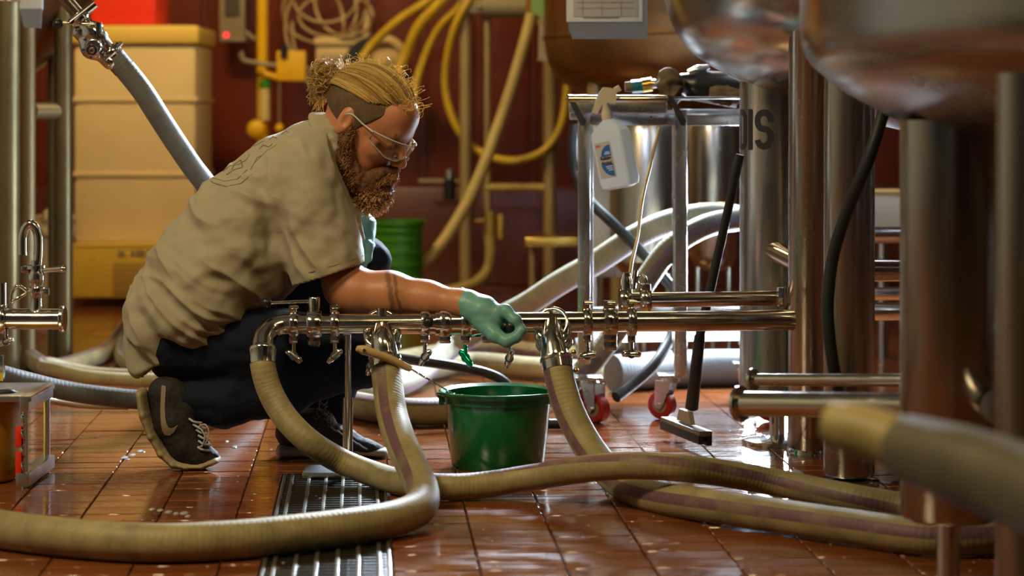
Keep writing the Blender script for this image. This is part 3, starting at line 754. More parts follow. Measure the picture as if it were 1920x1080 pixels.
# ================================================================== HOSES FROM THE MANIFOLD
def ferrule(a, b, r, parent):
    a = Vector(a); b = Vector(b); L_ = (b-a).length
    MB().rev(a, b-a, [(0, r+.002), (.004, r+.003), (L_*.5, r+.002), (L_, r+.002)], 36).build('ferrule', M['steel'], parent)
H = []
h1 = tag(MB().tube([P(492, 655, 4.725), P(493, 685, 4.71), P(505, 730, 4.70), P(533, 780, 4.67), P(580, 828, 4.63), P(640, 865, 4.66), P(700, 889, 4.63), P(760, 906, 4.534), P(830, 913, 4.488), P(900, 910, 4.50), P(1000, 895, 4.49), P(1090, 880, 4.42), P(1180, 873, 4.34), P(1260, 876, 4.31), P(1360, 888, 4.35), P(1450, 904, 4.37), P(1600, 934, 4.27), G(1700, 952, .028), G(1850, 985, .028), G(2000, 1000, .028)], .028, 26, 14, phase=-2.0, twist=1.5).build('transfer_hose', M['hose']), 'tan wrapped hose from the manifold elbow, passing under then over to the right', 'hose', 'hoses from the manifold')
MB().rev(P(492, 650, 4.727), P(493, 682, 4.712)-P(492, 650, 4.727), [(0, .0285), (.003, .031), (.010, .031), (.012, .0295), (.040, .0295)], 36).build('ferrule', M['steel'], h1)
h2 = tag(MB().tube([P(723, 686, 4.727), P(727, 720, 4.70), P(735, 775, 4.62), P(752, 830, 4.50), P(775, 880, 4.38), P(792, 920, 4.27), P(785, 952, 4.17), P(740, 972, 4.09), P(670, 985, 4.02), P(560, 1000, 3.945), P(430, 1013, 3.88), P(300, 1018, 3.855), P(150, 1010, 3.895), P(0, 992, 3.985), P(-150, 962, 4.14)], [.0335]*6+[.0345]*3+[.0355]*6, 28, 14, phase=.4, twist=.9).build('transfer_hose', M['hose']), 'tan wrapped hose that drops from the manifold tee and sweeps out to the left', 'hose', 'hoses from the manifold')
MB().rev(P(722, 672, 4.735), P(727, 720, 4.70)-P(722, 672, 4.735), [(0, .034), (.003, .037), (.008, .037), (.010, .035), (.026, .035)], 36).build('ferrule', M['steel'], h2)
h3 = tag(MB().tube([P(1044, 680, 4.75), P(1050, 712, 4.735), P(1066, 765, 4.71), P(1090, 815, 4.67), P(1120, 860, 4.615), P(1160, 902, 4.53), P(1225, 930, 4.37), P(1330, 948, 4.235), P(1450, 966, 4.135), P(1600, 988, 4.01), P(1750, 1008, 3.91), P(1900, 1004, 3.93), P(2050, 990, 4.0)], .0335, 28, 14, phase=1.25, twist=-.25).build('transfer_hose', M['hose']), 'tan wrapped hose dropping beside the green bucket and lying along the floor to the right', 'hose', 'hoses from the manifold')
MB().rev(P(1042, 668, 4.755), P(1050, 712, 4.735)-P(1042, 668, 4.755), [(0, .034), (.003, .037), (.008, .037), (.010, .035), (.030, .035)], 36).build('ferrule', M['steel'], h3)

# ================================================================== BUCKET, BRUSH, SQUEEGEE
bc = P(934, 0, 4.94); bx, by = bc.x, 4.94
bk = thing('bucket', 'dark green plastic bucket on the tiles under the manifold', 'bucket', (bx, by, 0))
bh = .170
MB().rev((bx, by, 0), (0, 0, 1), [(.004, .0), (.0, .02), (.0, .104), (.004, .108), (bh-.022, .121), (bh-.02, .127), (bh-.006, .128), (bh-.004, .137), (bh+.004, .138), (bh+.006, .134), (bh, .122), (bh-.03, .119), (.008, .103), (.006, .0)], 64).build('bucket_body', M['greenplastic'], bk)
for s in (-1, 1): MB().bevbox((bx+s*.131, by, bh-.018), (.012, .03, .022), .003).build('handle_lug', M['greenplastic'], bk)
MB().tube([(bx-.137, by, bh-.012), (bx-.139, by-.05, bh+.003), (bx-.10, by-.105, bh+.006), (bx, by-.145, bh+.007), (bx+.10, by-.105, bh+.006), (bx+.139, by-.05, bh+.003), (bx+.137, by, bh-.012)], .0028, 10, 8).build('bail_handle', M['greenplastic'], bk)
br = thing('tube_brush', 'cream handled brush with twisted wire stem leaning into the green bucket', 'brush', tuple(P(770, 693, 4.78)))
MB().tube([P(669, 653, 4.665), P(680, 656, 4.67), P(706, 664, 4.68), P(736, 675, 4.695), P(764, 689, 4.71), P(770, 692, 4.712)], [.006, .0105, .0095, .0085, .0078, .0065], 18, 6).build('handle', M['wood'], br)
MB().cyl(P(683, 657, 4.658), P(683, 657, 4.684), .0035).build('hang_hole', M['ink'], br)
a = P(770, 692, 4.712); b = P(852, 740, 4.90)
mb = MB()
for ph in (0, math.pi):
    pts = []; n = 90; d = (b-a); e1 = d.cross(Vector((0, 0, 1))).normalized(); e2 = d.normalized().cross(e1)
    for i in range(n+1):
        q = i*.9+ph; pts.append(a+d*(i/n)+(e1*math.cos(q)+e2*math.sin(q))*.0014)
    mb.tube(pts, .0013, 6, 1, smooth=False)
mb.build('twisted_wire', M['steel'], br)
mb = MB(); rb = random.Random(2)
for i in range(160):
    t_ = rb.random(); q = rb.random()*6.28; c = b+Vector((.03, .02, -.05))*t_
    dd = Vector((math.cos(q), math.sin(q), rb.uniform(-.2, .2)))*.02
    mb.tube([c, c+dd], .0008, 4, 1, smooth=False)
mb.cyl(b, b+Vector((.03, .02, -.05)), .002, n=8)
mb.build('bristles', M['white'], br)

sq = thing('floor_squeegee', 'black floor squeegee with long black pole leaning by the castered cart', 'squeegee', G(1290, 822))
MB().cyl(P(1388, 290, 5.12), P(1310, 640, 5.17), .0105, .0115, 20).build('pole', M['black'], sq)
MB().cyl(P(1312, 630, 5.17), P(1297, 765, 5.24), .0135, .0165, 12).build('pole_socket', M['rubber'], sq)
c0 = P(1286, 795, 5.24)
e1 = (P(1322, 806, 5.12)-P(1248, 778, 5.36)).normalized(); e3 = Vector((0, 0, 1)); e2 = e3.cross(e1).normalized(); e3 = e1.cross(e2)
Rm = Matrix((e1, e2, e3)).transposed()
MB().prism([(-.03, .03), (.03, .03), (.045, 0), (-.045, 0)], c0+e3*.004, e1, e3, e2, .012).build('neck', M['devgrey'], sq)
MB().bevbox(c0-e3*.006, (.25, .034, .014), .003, Rm).build('head', mat('grey_brown_squeegee_head', (.16, .135, .10), .4), sq)
MB().bevbox(c0-e3*.020-e2*.012, (.25, .014, .022), .003, Rm).build('blade', M['rubber'], sq)
MB().bevbox(c0-e3*.022+e2*.010, (.25, .014, .026), .003, Rm).build('blade', M['black'], sq)

# ================================================================== CART WITH SPRAY BOTTLE AND WORK LIGHT
ct = thing('steel_cart', 'square tube steel cart on red casters behind the manifold', 'cart', (XY(1250, 5.7)[0], 5.75, 0))
def sqtube(a, b, w_, parent, name='rail', m='tube_steel', d_=None):
    a = Vector(a); b = Vector(b); d = b-a; L_ = d.length
    q = d.to_track_quat('Z', 'Y').to_matrix()
    if abs(d.normalized().z) > .99: q = Matrix.Identity(3)
    return MB().bevbox((a+b)/2, (w_, d_ or w_, L_), .0035, q, 2).build(name, M[m], parent)
z1, z2 = 5.65, 5.98
def post(px, z, ytop, ybot, w_=.033, nm='post'): 
    x = (px-960)/FPX*z; return sqtube((x, z, CAMH-(ytop-HORZ)*z/FPX), (x, z, CAMH-(ybot-HORZ)*z/FPX), w_, ct, nm)
post(1095, z1, 205, 682); post(1276, z1, 205, 705)
x1, x2 = XY(1095, z1)[0], XY(1276, z1)[0]
xr = XY(1425, z1)[0]
hb = CAMH-(682-HORZ)*z1/FPX
for x in (x1, x2, xr):
    for z in ((z2,) if x < xr else (z1, z2)):
        sqtube((x+.02, z, hb-.01), (x+.02, z, .83), .033, ct, 'post')
ht = CAMH-(200-HORZ)*z1/FPX
sqtube((x1-.03, z2, .815), (xr+.03, z2, .815), .03, ct, 'rail'); sqtube((x1+.02, z1, .800), (xr, z1, .800), .03, ct, 'rail')
for x in (x1+.01, x2, xr): sqtube((x, z1, .80), (x, z2, .80), .028, ct, 'rail')
sqtube((x1, z1+.01, hb+.02), (x1, z2, hb+.02), .03, ct, 'rail'); sqtube((x1, z2, .26), (xr, z2, .26), .03, ct, 'rail')
# tray lip with angled end plates
a = P(1066, 186, 5.58); b = P(1250, 186, 5.58)
MB().cyl(a, b, .011, n=20).build('tray_lip', M['steel'], ct)
MB().bevbox((a+b)/2+Vector((0, -.003, -.022)), ((b-a).length, .006, .028), .002).build('tray_front', M['tube_steel'], ct)
MB().bevbox((a+b)/2+Vector((.1, .20, .004)), ((b-a).length+.2, .40, .006), .002).build('tray', M['tube_steel'], ct)
for px in (1062, 1250):
    q = P(px, 178, 5.575)
    MB().prism([(0, 0), (.016, -.004), (.052, -.070), (.046, -.082), (.036, -.078)], q, (1, 0, 0), (0, 0, 1), (0, 1, 0), .006).build('gusset', M['steel'], ct)
# casters
def caster(cx, cz, rot, r=.037):
    g = MB().bevbox((cx, cz, .118), (.075, .075, .008), .002).build('caster_plate', M['tube_steel'], ct)
    f = Vector((math.cos(rot), math.sin(rot), 0)); s = Vector((-f.y, f.x, 0)); c = Vector((cx, cz, r+.001))+f*.028
    mb = MB().cyl((cx, cz, .100), (cx, cz, .116), .022)
    for sg in (-1, 1): mb.prism([(-.036, .066), (.010, .066), (.012, 0), (-.004, -.010), (-.014, 0)], c+s*sg*.021, f, (0, 0, 1), s, .004)
    mb.cyl(c-s*.03, c+s*.03, .0065)
    mb.build('fork', M['tube_steel'], g)
    MB().rev(c-s*.016, s, [(0, .02), (0, r-.004), (.004, r), (.028, r), (.032, r-.004), (.032, .02)], 40).build('caster_wheel', M['redwheel'], g, 'red wheel')
    MB().rev(c-s*.017, s, [(0, .0), (0, .02), (.003, .022), (.031, .022), (.034, .02), (.034, 0)], 28).build('hub', M['devgrey'], g)
caster(x1+.012, z1, -.75); caster(x2-.02, z1+.05, 2.6)
caster(xr, z1, .3); caster(x1, z2, .5); caster(xr, z2, 1.2)
# spray bottle
sb = thing('spray_bottle', 'translucent white spray bottle with blue label hanging on the cart lip', 'bottle', tuple(P(1150, 240, 5.54)))
tilt = math.radians(11); yaw = math.radians(32)
Rt = Matrix.Rotation(tilt, 3, 'Y').inverted() @ Matrix.Rotation(-yaw, 3, 'Z')
bo = P(1139, 222, 5.54)
def section(w_, d_, z, rr, n=6):
    pts = []
    for (sx, sy, a0) in ((1, 1, 0), (-1, 1, 90), (-1, -1, 180), (1, -1, 270)):
        for k in range(n+1):
            q = math.radians(a0+90*k/n); pts.append(Vector((sx*(w_/2-rr)+rr*math.cos(q), sy*(d_/2-rr)+rr*math.sin(q), z)))
    return pts
secs = [(.026, .026, 0, .012), (.030, .028, -.004, .012), (.072, .046, -.022, .010), (.088, .058, -.035, .010), (.090, .060, -.048, .008), (.090, .060, -.165, .008), (.084, .055, -.178, .008), (.06, .035, -.184, .006)]
vs = []; fs = []
for k, q in enumerate(secs):
    vs += [bo+Rt @ p for p in section(*q)]
n = 28
for k in range(len(secs)-1):
    for i in range(n): fs.append((k*n+i, k*n+(i+1) % n, (k+1)*n+(i+1) % n, (k+1)*n+i))
fs.append(tuple(range(n))); fs.append(tuple((len(secs)-1)*n+i for i in range(n))[::-1])
MB().add(vs, fs).build('bottle_body', M['bottle'], sb, angle=25)
def BL(x, z, off=.0006): return bo+Rt @ Vector((x, -.030-off, z))
def quad(mb, x0, x1_, z0, z1_, off): mb.add([BL(x0, z0, off), BL(x1_, z0, off), BL(x1_, z1_, off), BL(x0, z1_, off)], [(0, 1, 2, 3)])
lb = MB(); quad(lb, -.036, .012, -.058, -.152, .0005); lb = lb.build('label', mat('grey_label', (.42, .42, .44), .4), sb)
mb = MB()
vs = [BL(.008, -.096, .0009)]+[BL(.008-.030*math.sin(math.radians(t_)), -.096+.030*math.cos(math.radians(t_)), .0009) for t_ in range(0, 91, 6)]
mb.add(vs, [tuple(range(len(vs)))])
vs = [BL(.008, -.116, .0009)]+[BL(.008-.034*math.cos(math.radians(t_)), -.116-.033*math.sin(math.radians(t_)), .0009) for t_ in range(0, 91, 6)]
mb.add(vs, [tuple(range(len(vs)))]); mb.build('label_print', M['blue'], lb, 'blue quarter circles')
def text(name, body, size, mtx, m, parent, label=None, sx=1.0, bold=0):
    cu = bpy.data.curves.new(name, 'FONT'); cu.body = body; cu.size = size; cu.align_x = 'CENTER'; cu.offset = bold; cu.extrude = .0001
    o = bpy.data.objects.new(name, cu); COL.objects.link(o); bpy.context.view_layer.update()
    me = bpy.data.meshes.new_from_object(o); bpy.data.objects.remove(o)
    for v_ in me.vertices: v_.co = mtx(v_.co.x*sx, v_.co.y, v_.co.z)
    me.materials.clear(); me.materials.append(m); me.name = name
    q = bpy.data.objects.new(name, me); link(q, parent); return tag(q, label)
text('label_text', 'Rubbing\nAlcohol', .0125, lambda x, y, z: BL(x-.010, -.104+y, .0013+z), M['ink'], lb, sx=.8, bold=.0006)
mb = MB()
for k in range(4): quad(mb, -.033+k*.0035, -.0305+k*.0035, -.064, -.070, .0009)
mb.build('label_print', M['redink'], lb, 'small red print')
mb = MB()
for (x0_, x1__, z0_) in ((-.010, .004, -.084), (-.012, .005, -.088), (-.014, .006, -.121), (-.012, .006, -.126), (-.008, .006, -.131)): quad(mb, x0_, x1__, z0_, z0_-.0022, .0013)
mb.build('label_print', M['paper'], lb, 'fine pale print')
nk = MB()
nk.rev(bo+Rt @ Vector((0, 0, -.003)), Rt @ Vector((0, 0, 1)), [(0, .0145), (.012, .0155), (.018, .0145), (.03, .011), (.05, .012)], 24)
nk.build('neck_cap', mat('dull_white_plastic', (.50, .46, .38), .5), sb)
th = bo+Rt @ Vector((0, 0, .046))
mb = MB().prism([(-.032, -.030), (-.018, -.034), (-.004, -.008), (.016, -.004), (.026, -.010), (.034, .012), (.030, .026), (.018, .034), (-.002, .036), (-.016, .018)], th, (1, 0, 0), (0, 0, 1), (0, 1, 0), .022)
mb.bevbox(th+Vector((.034, 0, .030)), (.018, .016, .016), .003, Matrix.Rotation(-.5, 3, 'Y'))
mb.build('trigger_head', mat('dull_white_plastic', (.52, .47, .38), .5, bump=.6, bscale=60), sb)
# pump and rags on the cart top
z = 5.78
pu = thing('drill_pump', 'black pump with blue and brass fittings lying on the cart', 'pump', tuple(P(1300, 180, z)))
MB().tube([P(1270, 152, z), P(1300, 160, z), P(1345, 165, z), P(1385, 172, z)], [.020, .040, .045, .045], 24, 6).build('motor', M['black'], pu)
MB().cyl(P(1172, 163, z), P(1192, 162, z), .014).build('inlet_tip', M['rag'], pu)
MB().cyl(P(1184, 163, z), P(1204, 161, z), .0185, n=8).build('blue_fitting', M['tealplastic'], pu, 'blue fitting')
MB().cyl(P(1204, 161, z), P(1222, 158, z), .0185, n=10).build('brass_fitting', M['brass'], pu, 'brass fitting')
MB().cyl(P(1220, 158, z), P(1250, 154, z), .012).build('nipple', M['steel'], pu)
MB().cyl(P(1236, 158, z-.02), P(1246, 136, z-.02), .014).build('cam_clamp', M['steel'], pu)
MB().tube([P(1290, 135, z), P(1310, 130, z), P(1330, 125, z)], [.006, .012, .006], 12, 4).build('fitting', M['alu'], pu)
def lump(name, c, R_, sc, seed, m, label, cat, amp=.5, vox=.004, base=None):
    c = Vector(c); s = SDF(c-Vector((R_*sc[0]+.04, R_*sc[1]+.04, R_*sc[2]+.04)), c+Vector((R_*sc[0]+.04, R_*sc[1]+.04, R_*sc[2]+.04)), vox)
    s.ell(c, (R_*sc[0], R_*sc[1], R_*sc[2]), k=0)
    if base is not None: s.cut((0, 0, base), (0, 0, -1))
    o = s.build(name, m, None, disp=lambda p, N: (vnoise(p*24+seed)-.5)*amp*1.3*R_+(1-np.abs(2*vnoise(p*np.array([30, 60, 75])+seed)-1)-.5)*amp*.45*R_)
    return tag(o, label, cat)
lump('rag', P(1258, 166, 5.72), .040, (.8, .8, 1.1), 3, M['rag'], 'crumpled brown rag beside the brass fitting on the cart', 'rag', .8)
lump('rag', P(1365, 182, 5.72), .040, (1.2, .8, .6), 9, M['rag'], 'flattened pale brown rag at the cart end beside the lettered leg', 'rag', .7)
# work light tube on the floor behind the cart
wl = thing('work_light', 'glowing cool white tube light low behind the cart', 'lamp', (XY(1240, 6.05)[0], 6.1, 0))
a = P(1108, 634, 6.1); b = P(1392, 630, 6.1)
MB().cyl(a, b, .0125, n=20).build('glowing_tube', M['lamp'], wl)
for q in (a, b):
    MB().bevbox(q, (.02, .04, .05), .003).build('end_cap', M['alu'], wl)
    MB().bevbox((q.x, q.y, q.z/2), (.012, .03, q.z), .003).build('stand_leg', M['alu'], wl)
MB().bevbox((a+b)/2+Vector((0, .025, .02)), ((b-a).length, .008, .05), .002).build('reflector', M['white'], wl)
# flood lamp body, then the housing of the added rim lamp
fl = thing('flood_lamp', 'square cool flood lamp hung high behind the cart', 'lamp', (.30, 7.1, 1.6))
MB().bevbox((.318, 7.115, 1.585), (.40, .08, .36), .01, (Vector((-.35, 4.9, .6))-Vector((.30, 7.05, 1.56))).to_track_quat('Y', 'Z').to_matrix()).build('lamp_housing', M['black'], fl)
MB().cyl((.32, 7.13, 1.7), (.32, 7.13, 3.5), .012).build('hanger', M['black'], fl)
f2 = thing('added_rim_lamp', 'upright cool lamp added out of sight behind the lettered tank leg for rim light', 'lamp', (.82, 6.545, 0))
MB().bevbox((.822, 6.545, .38), (.20, .05, .60), .01, Matrix.Rotation(-.56, 3, 'Z')).build('lamp_housing', M['black'], f2)
MB().bevbox((.835, 6.56, .02), (.16, .16, .04), .008).build('lamp_foot', M['black'], f2)
MB().cyl((.835, 6.56, .03), (.835, 6.56, .12), .02).build('lamp_post', M['black'], f2)
# ================================================================== BACKGROUND ALONG THE WALL
def boxpx(x0, y0, x1, y1, z, d, mb=None, b=.008):
    a = P(x0, y0, z); c = P(x1, y1, z); mb = mb or MB()
    return mb.bevbox(((a.x+c.x)/2, z+d/2, (a.z+c.z)/2), (abs(c.x-a.x), d, abs(a.z-c.z)), b)
# white bulk bin with ribs
z = 9.2
t = thing('bulk_bin', 'tall cream plastic bin with two raised ribs under the red crate', 'bin', tuple(P(252, 455, z)))
boxpx(137, 78, 368, 457, z, .5, b=.03).build('bin_body', M['cream'], t)
boxpx(132, 47, 373, 82, z-.02, .54, b=.02).build('lid', mat('yellowed_lid', (.66, .46, .10), .45), t)
for y in (187, 327): boxpx(134, y-4, 371, y+4, z-.008, .51, b=.004).build('rib', M['cream'], t)
t = thing('red_crate', 'bright red plastic crate on top of the cream bin', 'crate', tuple(P(230, 46, z)))
boxpx(170, -60, 292, 46, z+.03, .35, b=.01).build('crate_body', M['red'], t)
boxpx(164, -72, 298, -52, z+.02, .37, b=.01).build('rim', M['red'], t)
z = 9.1
t = thing('cardboard_box', 'wide yellow cardboard box under the cream bin, dark print on one side', 'box', tuple(P(240, 556, z)))
boxpx(133, 458, 385, 558, z, .55, b=.005).build('box_body', M['card'], t)
boxpx(212, 492, 350, 552, z-.004, .01, b=.001).build('brown_patch', mat('brown_cardboard', (.30, .17, .03), .7), t)
boxpx(222, 470, 234, 481, z-.004, .01, b=.001).build('printed_mark', M['rag'], t)
for k, x in enumerate((246, 256, 264, 276)): boxpx(x, 468, x+7, 480, z-.004, .01, b=.001).build('printed_mark', M['rag'], t)
boxpx(133, 458, 385, 462, z-.003, .3, b=.001).build('tape_edge', mat('tape', (.60, .40, .06), .4), t)
# drum with plastic bag
z = 8.0
dp = P(98, 0, z)
t = thing('waste_drum', 'pale drum wrapped in a cloudy plastic bag at the left, by the yellow box', 'drum', (dp.x, z, 0))
MB().rev((dp.x, z, 0), (0, 0, 1), [(0, .068), (.01, .075), (.36, .078), (.37, .07)], 36).build('drum_body', mat('dull_drum', (.36, .27, .15), .5), t)
s = SDF((dp.x-.13, z-.13, .26), (dp.x+.13, z+.13, .50), .005)
s.ell((dp.x, z, .38), (.085, .085, .06), k=0); s.ell((dp.x+.005, z-.02, .42), (.07, .05, .03), k=.03)
s.build('plastic_bag', M['plasticbag'], t, disp=lambda p, N: (vnoise(p*30)-.5)*.045)
# left steel tank with legs
z = 6.9
tx = XY(-60, z)[0]
t = thing('side_tank', 'dark steel tank on olive legs at the left side', 'tank', (tx, z+.2, 0))
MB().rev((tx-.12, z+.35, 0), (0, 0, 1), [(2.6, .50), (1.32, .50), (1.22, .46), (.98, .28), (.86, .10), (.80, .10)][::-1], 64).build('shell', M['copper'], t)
for (px, zz, r, nm) in ((14, 6.7, .038, 'leg'), (53, 6.9, .022, 'leg'), (119, 7.1, .030, 'leg'), (101, 7.3, .020, 'leg')):
    x = XY(px, zz)[0]; MB().cyl((x, zz, 0), (x, zz, 1.32), r, n=28).build(nm, M['olive'] if px != 53 else M['tanpost'], t)
MB().cyl(P(60, 208, 7.0), P(112, 208, 7.1), .028).build('cross_brace', M['tanpost'], t)
# tag plate
t = thing('tag_card', 'small card in a clear sleeve clipped to the left tank', 'card', tuple(P(60, 0, 6.3)))
boxpx(36, -60, 80, 18, 6.3, .004, b=.001).build('card', M['paper'], t)
MB().prism([(0, 0), (.065, 0), (.062, -.058), (.012, -.055)], P(37, 16, 6.28), (1, 0, 0), (0, 0, 1), (0, 1, 0), .003).build('sleeve', M['clip'], t)
MB().cyl(P(0, 1, 6.3), P(38, 1, 6.3), .004).build('hook', M['steel'], t)
# wall controller with red light
t = thing('wall_controller', 'grey box with dark screen and red light on the wall', 'controller', tuple(P(436, 40, 10.2)))
boxpx(411, -40, 459, 76, 10.14, .10, b=.01).build('case', M['devgrey'], t)
boxpx(421, -30, 449, 30, 10.13, .02, b=.003).build('screen', M['screen'], t)
MB().sph(P(424, 66, 10.13), .013, 12).build('red_light', M['redlight'], t)
boxpx(412, 70, 460, 78, 10.12, .12, b=.004).build('bottom_rim', M['devgrey'], t)
MB().tube([P(460, 60, 10.15), P(475, 72, 10.15), P(490, 76, 10.1)], .012, 10, 5).build('cable', M['devgrey'], t)
# yellow emergency shower
z = 9.9
t = thing('emergency_shower', 'yellow safety shower post with push plate and round cap', 'safety shower', tuple(P(492, 300, z)))
MB().cyl((P(492, 0, z).x, z, 0), (P(492, 0, z).x, z, 2.4), .026).build('post', M['yellow'], t)
MB().cyl(P(497, 150, z-.03), P(497, 165, z-.03), .028).build('green_tape', M['greenbg'], t, 'green tape')
MB().cyl(P(497, 165, z-.03), P(497, 226, z-.03), .024).build('white_tape', M['cream'], t, 'cream wrap')
boxpx(518, 95, 573, 152, z-.1, .05, b=.01).build('push_plate', M['yellow'], t)
MB().cyl(P(495, 138, z-.05), P(530, 148, z-.05), .018).build('bracket_arm', M['yellow'], t)
MB().tube([P(452, 97, z-.08), P(456, 112, z-.08), P(480, 118, z-.08), P(520, 123, z-.08)], .011, 12, 6).build('pull_handle', M['devgrey'], t)
MB().cyl(P(533, 84, z-.1), P(533, 108, z-.1), .018).build('black_cap', M['black'], t, 'black cap')
MB().sph(P(481, 243, z-.12), .046, 20, (1, .6, 1)).build('round_cap', M['yellow'], t)
MB().sph(P(524, 240, z-.12), .02, 16, (1, .6, 1)).build('round_knob', M['yellow'], t)
MB().cyl(P(524, 152, z-.08), P(524, 240, z-.08), .004).build('pull_rod', M['devgrey'], t)
# coiled clear tubing
t = thing('tubing_coil', 'loose coils of clear tubing hanging on the wall beside the yellow shower', 'tubing', tuple(P(620, 60, 10.1)))
rc = random.Random(4)
for (cx_, cy_, rx, ry) in ((610, -10, 62, 52), (640, -5, 50, 70), (600, 20, 70, 60), (630, 30, 70, 40), (590, 50, 55, 80)):
    pts = [P(cx_+rx*math.cos(q/14*6.283), cy_+ry*math.sin(q/14*6.283), 10.1+rc.uniform(-.04, .04)) for q in range(15)]
    MB().tube(pts, .007, 8, 5).build('coil', M['clearhose'], t)
MB().tube([P(548, 40, 10.1), P(552, 90, 10.1), P(575, 150, 10.1), P(610, 180, 10.08)], .008, 8, 6).build('coil', M['clearhose'], t)
MB().cyl(P(630, -40, 10.0), P(630, -40, 10.3), .02).build('hook', M['devgrey'], t)
# cream boxes behind the head
t = thing('junction_box', 'cream electrical box on the wall above the bun of hair', 'box', tuple(P(632, 110, 10.15)))
boxpx(592, 72, 680, 140, 10.1, .13, b=.01).build('case', M['cream'], t)
boxpx(589, 70, 683, 84, 10.08, .15, b=.006).build('lid', M['cream'], t)
boxpx(600, 100, 668, 112, 10.09, .03, b=.003).build('label_strip', M['paperwarm'], t)
MB().cyl(P(688, 20, 10.15), P(688, 75, 10.15), .02).build('conduit', M['cream'], t)
t = thing('hose_reel', 'dark round reel with cream guard behind the thick yellow hoses', 'reel', tuple(P(718, 120, 10.0)))
MB().cyl(P(700, 125, 9.95), P(700, 125, 10.2), .14, n=32).build('drum', M['black'], t)
MB().tor(P(722, 108, 9.93), (0, 1, .2), .085, .022, 32, 10).build('guard', M['cream'], t)
MB().cyl(P(722, 108, 9.93), P(722, 108, 9.97), .085, n=32).build('face', M['cream'], t)
MB().sph(P(687, 125, 9.9), .032, 16).build('hub', mat('pale_green', (.40, .52, .34), .4), t)
# thick yellow hoses
g = 'yellow hoses hung along the red wall'
Y = [([P(860, -60, 9.7), P(810, -5, 9.7), P(745, 40, 9.75), P(700, 82, 9.8), P(678, 110, 9.8)], .021, 'yellow hose coming from above, highest and leftmost of the bunch'),
     ([P(880, -60, 9.6), P(830, 0, 9.6), P(785, 50, 9.65), P(762, 100, 9.7), P(745, 140, 9.7), P(735, 200, 9.7)], .025, 'thickest yellow hose of the bunch, ending behind the head'),
     ([P(895, -50, 9.6), P(862, 12, 9.6), P(825, 50, 9.65), P(795, 110, 9.7), P(780, 160, 9.7), P(775, 220, 9.7)], .018, 'yellow hose second from the steel post, dropping behind the head'),
     ([P(900, -30, 9.5), P(862, 30, 9.5), P(842, 90, 9.55), P(835, 160, 9.6), P(848, 220, 9.6), P(880, 270, 9.6), P(930, 297, 9.55), P(975, 300, 9.5), P(1020, 282, 9.5), P(1050, 240, 9.5), P(1062, 180, 9.5), P(1068, 90, 9.5), P(1060, -20, 9.5)], .018, 'yellow hose hanging in one wide loop between the steel posts')]
for pts, r, lab in Y:
    o = MB().tube(pts, r, 16, 8).build('yellow_hose', M['yellowhose']); tag(o, lab, 'hose', g)
    if lab.startswith('yellow hose hanging'):
        MB().cyl(P(1062, 60, 9.45), P(1062, 60, 9.9), .012).build('hook', M['devgrey'], o)
# tan posts, rails and valve drop
z = 9.55
t = thing('pipe_rack', 'tan steel pipe rack with two tall posts and a valve drop', 'rack', (P(940, 0, z).x, z, 0))
for px, w_ in ((873, .027), (1031, .029)):
    MB().cyl((P(px, 0, z).x, z, 0), (P(px, 0, z).x, z, 2.2), w_).build('post', M['tanpost'], t)
MB().cyl((P(914, 0, z).x, z, CAMH-(400-HORZ)*z/FPX), (P(914, 0, z).x, z, 2.0), .016).build('drop_pipe', M['tanpost'], t)
MB().cyl(P(908, 352, z), P(1028, 352, z), .019).build('rail', M['tanhose2'], t)
MB().cyl(P(905, 12, z-.05), P(1000, 12, z-.05), .05, n=20).build('rail', M['devgrey'], t)
boxpx(870, -40, 985, 25, z-.05, .1, b=.01).build('header_box', M['devgrey'], t)
MB().cyl(P(897, 6, z-.08), P(897, 6, z-.02), .02).build('bolt', M['brass'], t)
v = MB().cyl(P(919, 395, z), P(919, 440, z), .028).build('ball_valve', mat('old_brass', (.46, .34, .10), .35, .8), t)
MB().bevbox(P(938, 425, z-.03), (.02, .03, .11), .005).build('valve_handle', M['yellowhose'], v)
MB().cyl(P(890, 414, z), P(915, 414, z), .006).build('valve_pin', M['brass'], v)
MB().tube([P(918, 440, z), P(920, 475, z), P(915, 505, z), P(895, 528, z-.05), P(860, 542, z-.1), P(800, 552, z-.1), P(740, 556, z-.1)], .025, 18, 8).build('drain_hose', M['tanhose2'], t)
for (x0, x1, y) in ((785, 860, 340),):
    MB().cyl(P(x0, y, z+.4), P(x1, y, z+.4), .012).build('rail', M['devgrey'], t)
    MB().cyl(P(843, 318, z+.4), P(843, 335, z+.4), .022).build('gauge', M['alu'], t)
    MB().cyl(P(843, 335, z+.4), P(843, 375, z+.4), .028).build('valve_body', M['black'], t)
# long tan hose sloping down
o = MB().tube([P(1006, -60, 9.2), P(1000, 10, 9.2), P(975, 110, 9.15), P(935, 235, 9.1), P(888, 355, 9.0), P(840, 440, 8.95), P(800, 490, 8.9), P(770, 515, 8.9), P(720, 540, 8.95)], .026, 20, 8).build('tan_hose', M['tanhose2'])
tag(o, 'long tan hose sloping from the rack top down to the green bins', 'hose')
MB().cyl(P(1003, -8, 9.2), P(1000, 26, 9.2), .035).build('coupling', M['brass'], o)
MB().cyl(P(990, 42, 9.2), P(1020, 42, 9.2), .008).build('hose_hook', M['brass'], o)
# stainless shelf
z = 8.7
t = thing('wall_table', 'low steel table with amber edge between the rack and the cart', 'table', (P(1060, 0, z).x, z, 0))
boxpx(985, 446, 1140, 462, z, .4, b=.004).build('table_top', M['brass'], t)
for px in (1000, 1120):
    MB().cyl((P(px, 0, z).x, z+.3, 0), (P(px, 0, z).x, z+.3, CAMH-(460-HORZ)*z/FPX), .015).build('leg', M['tanpost'], t)
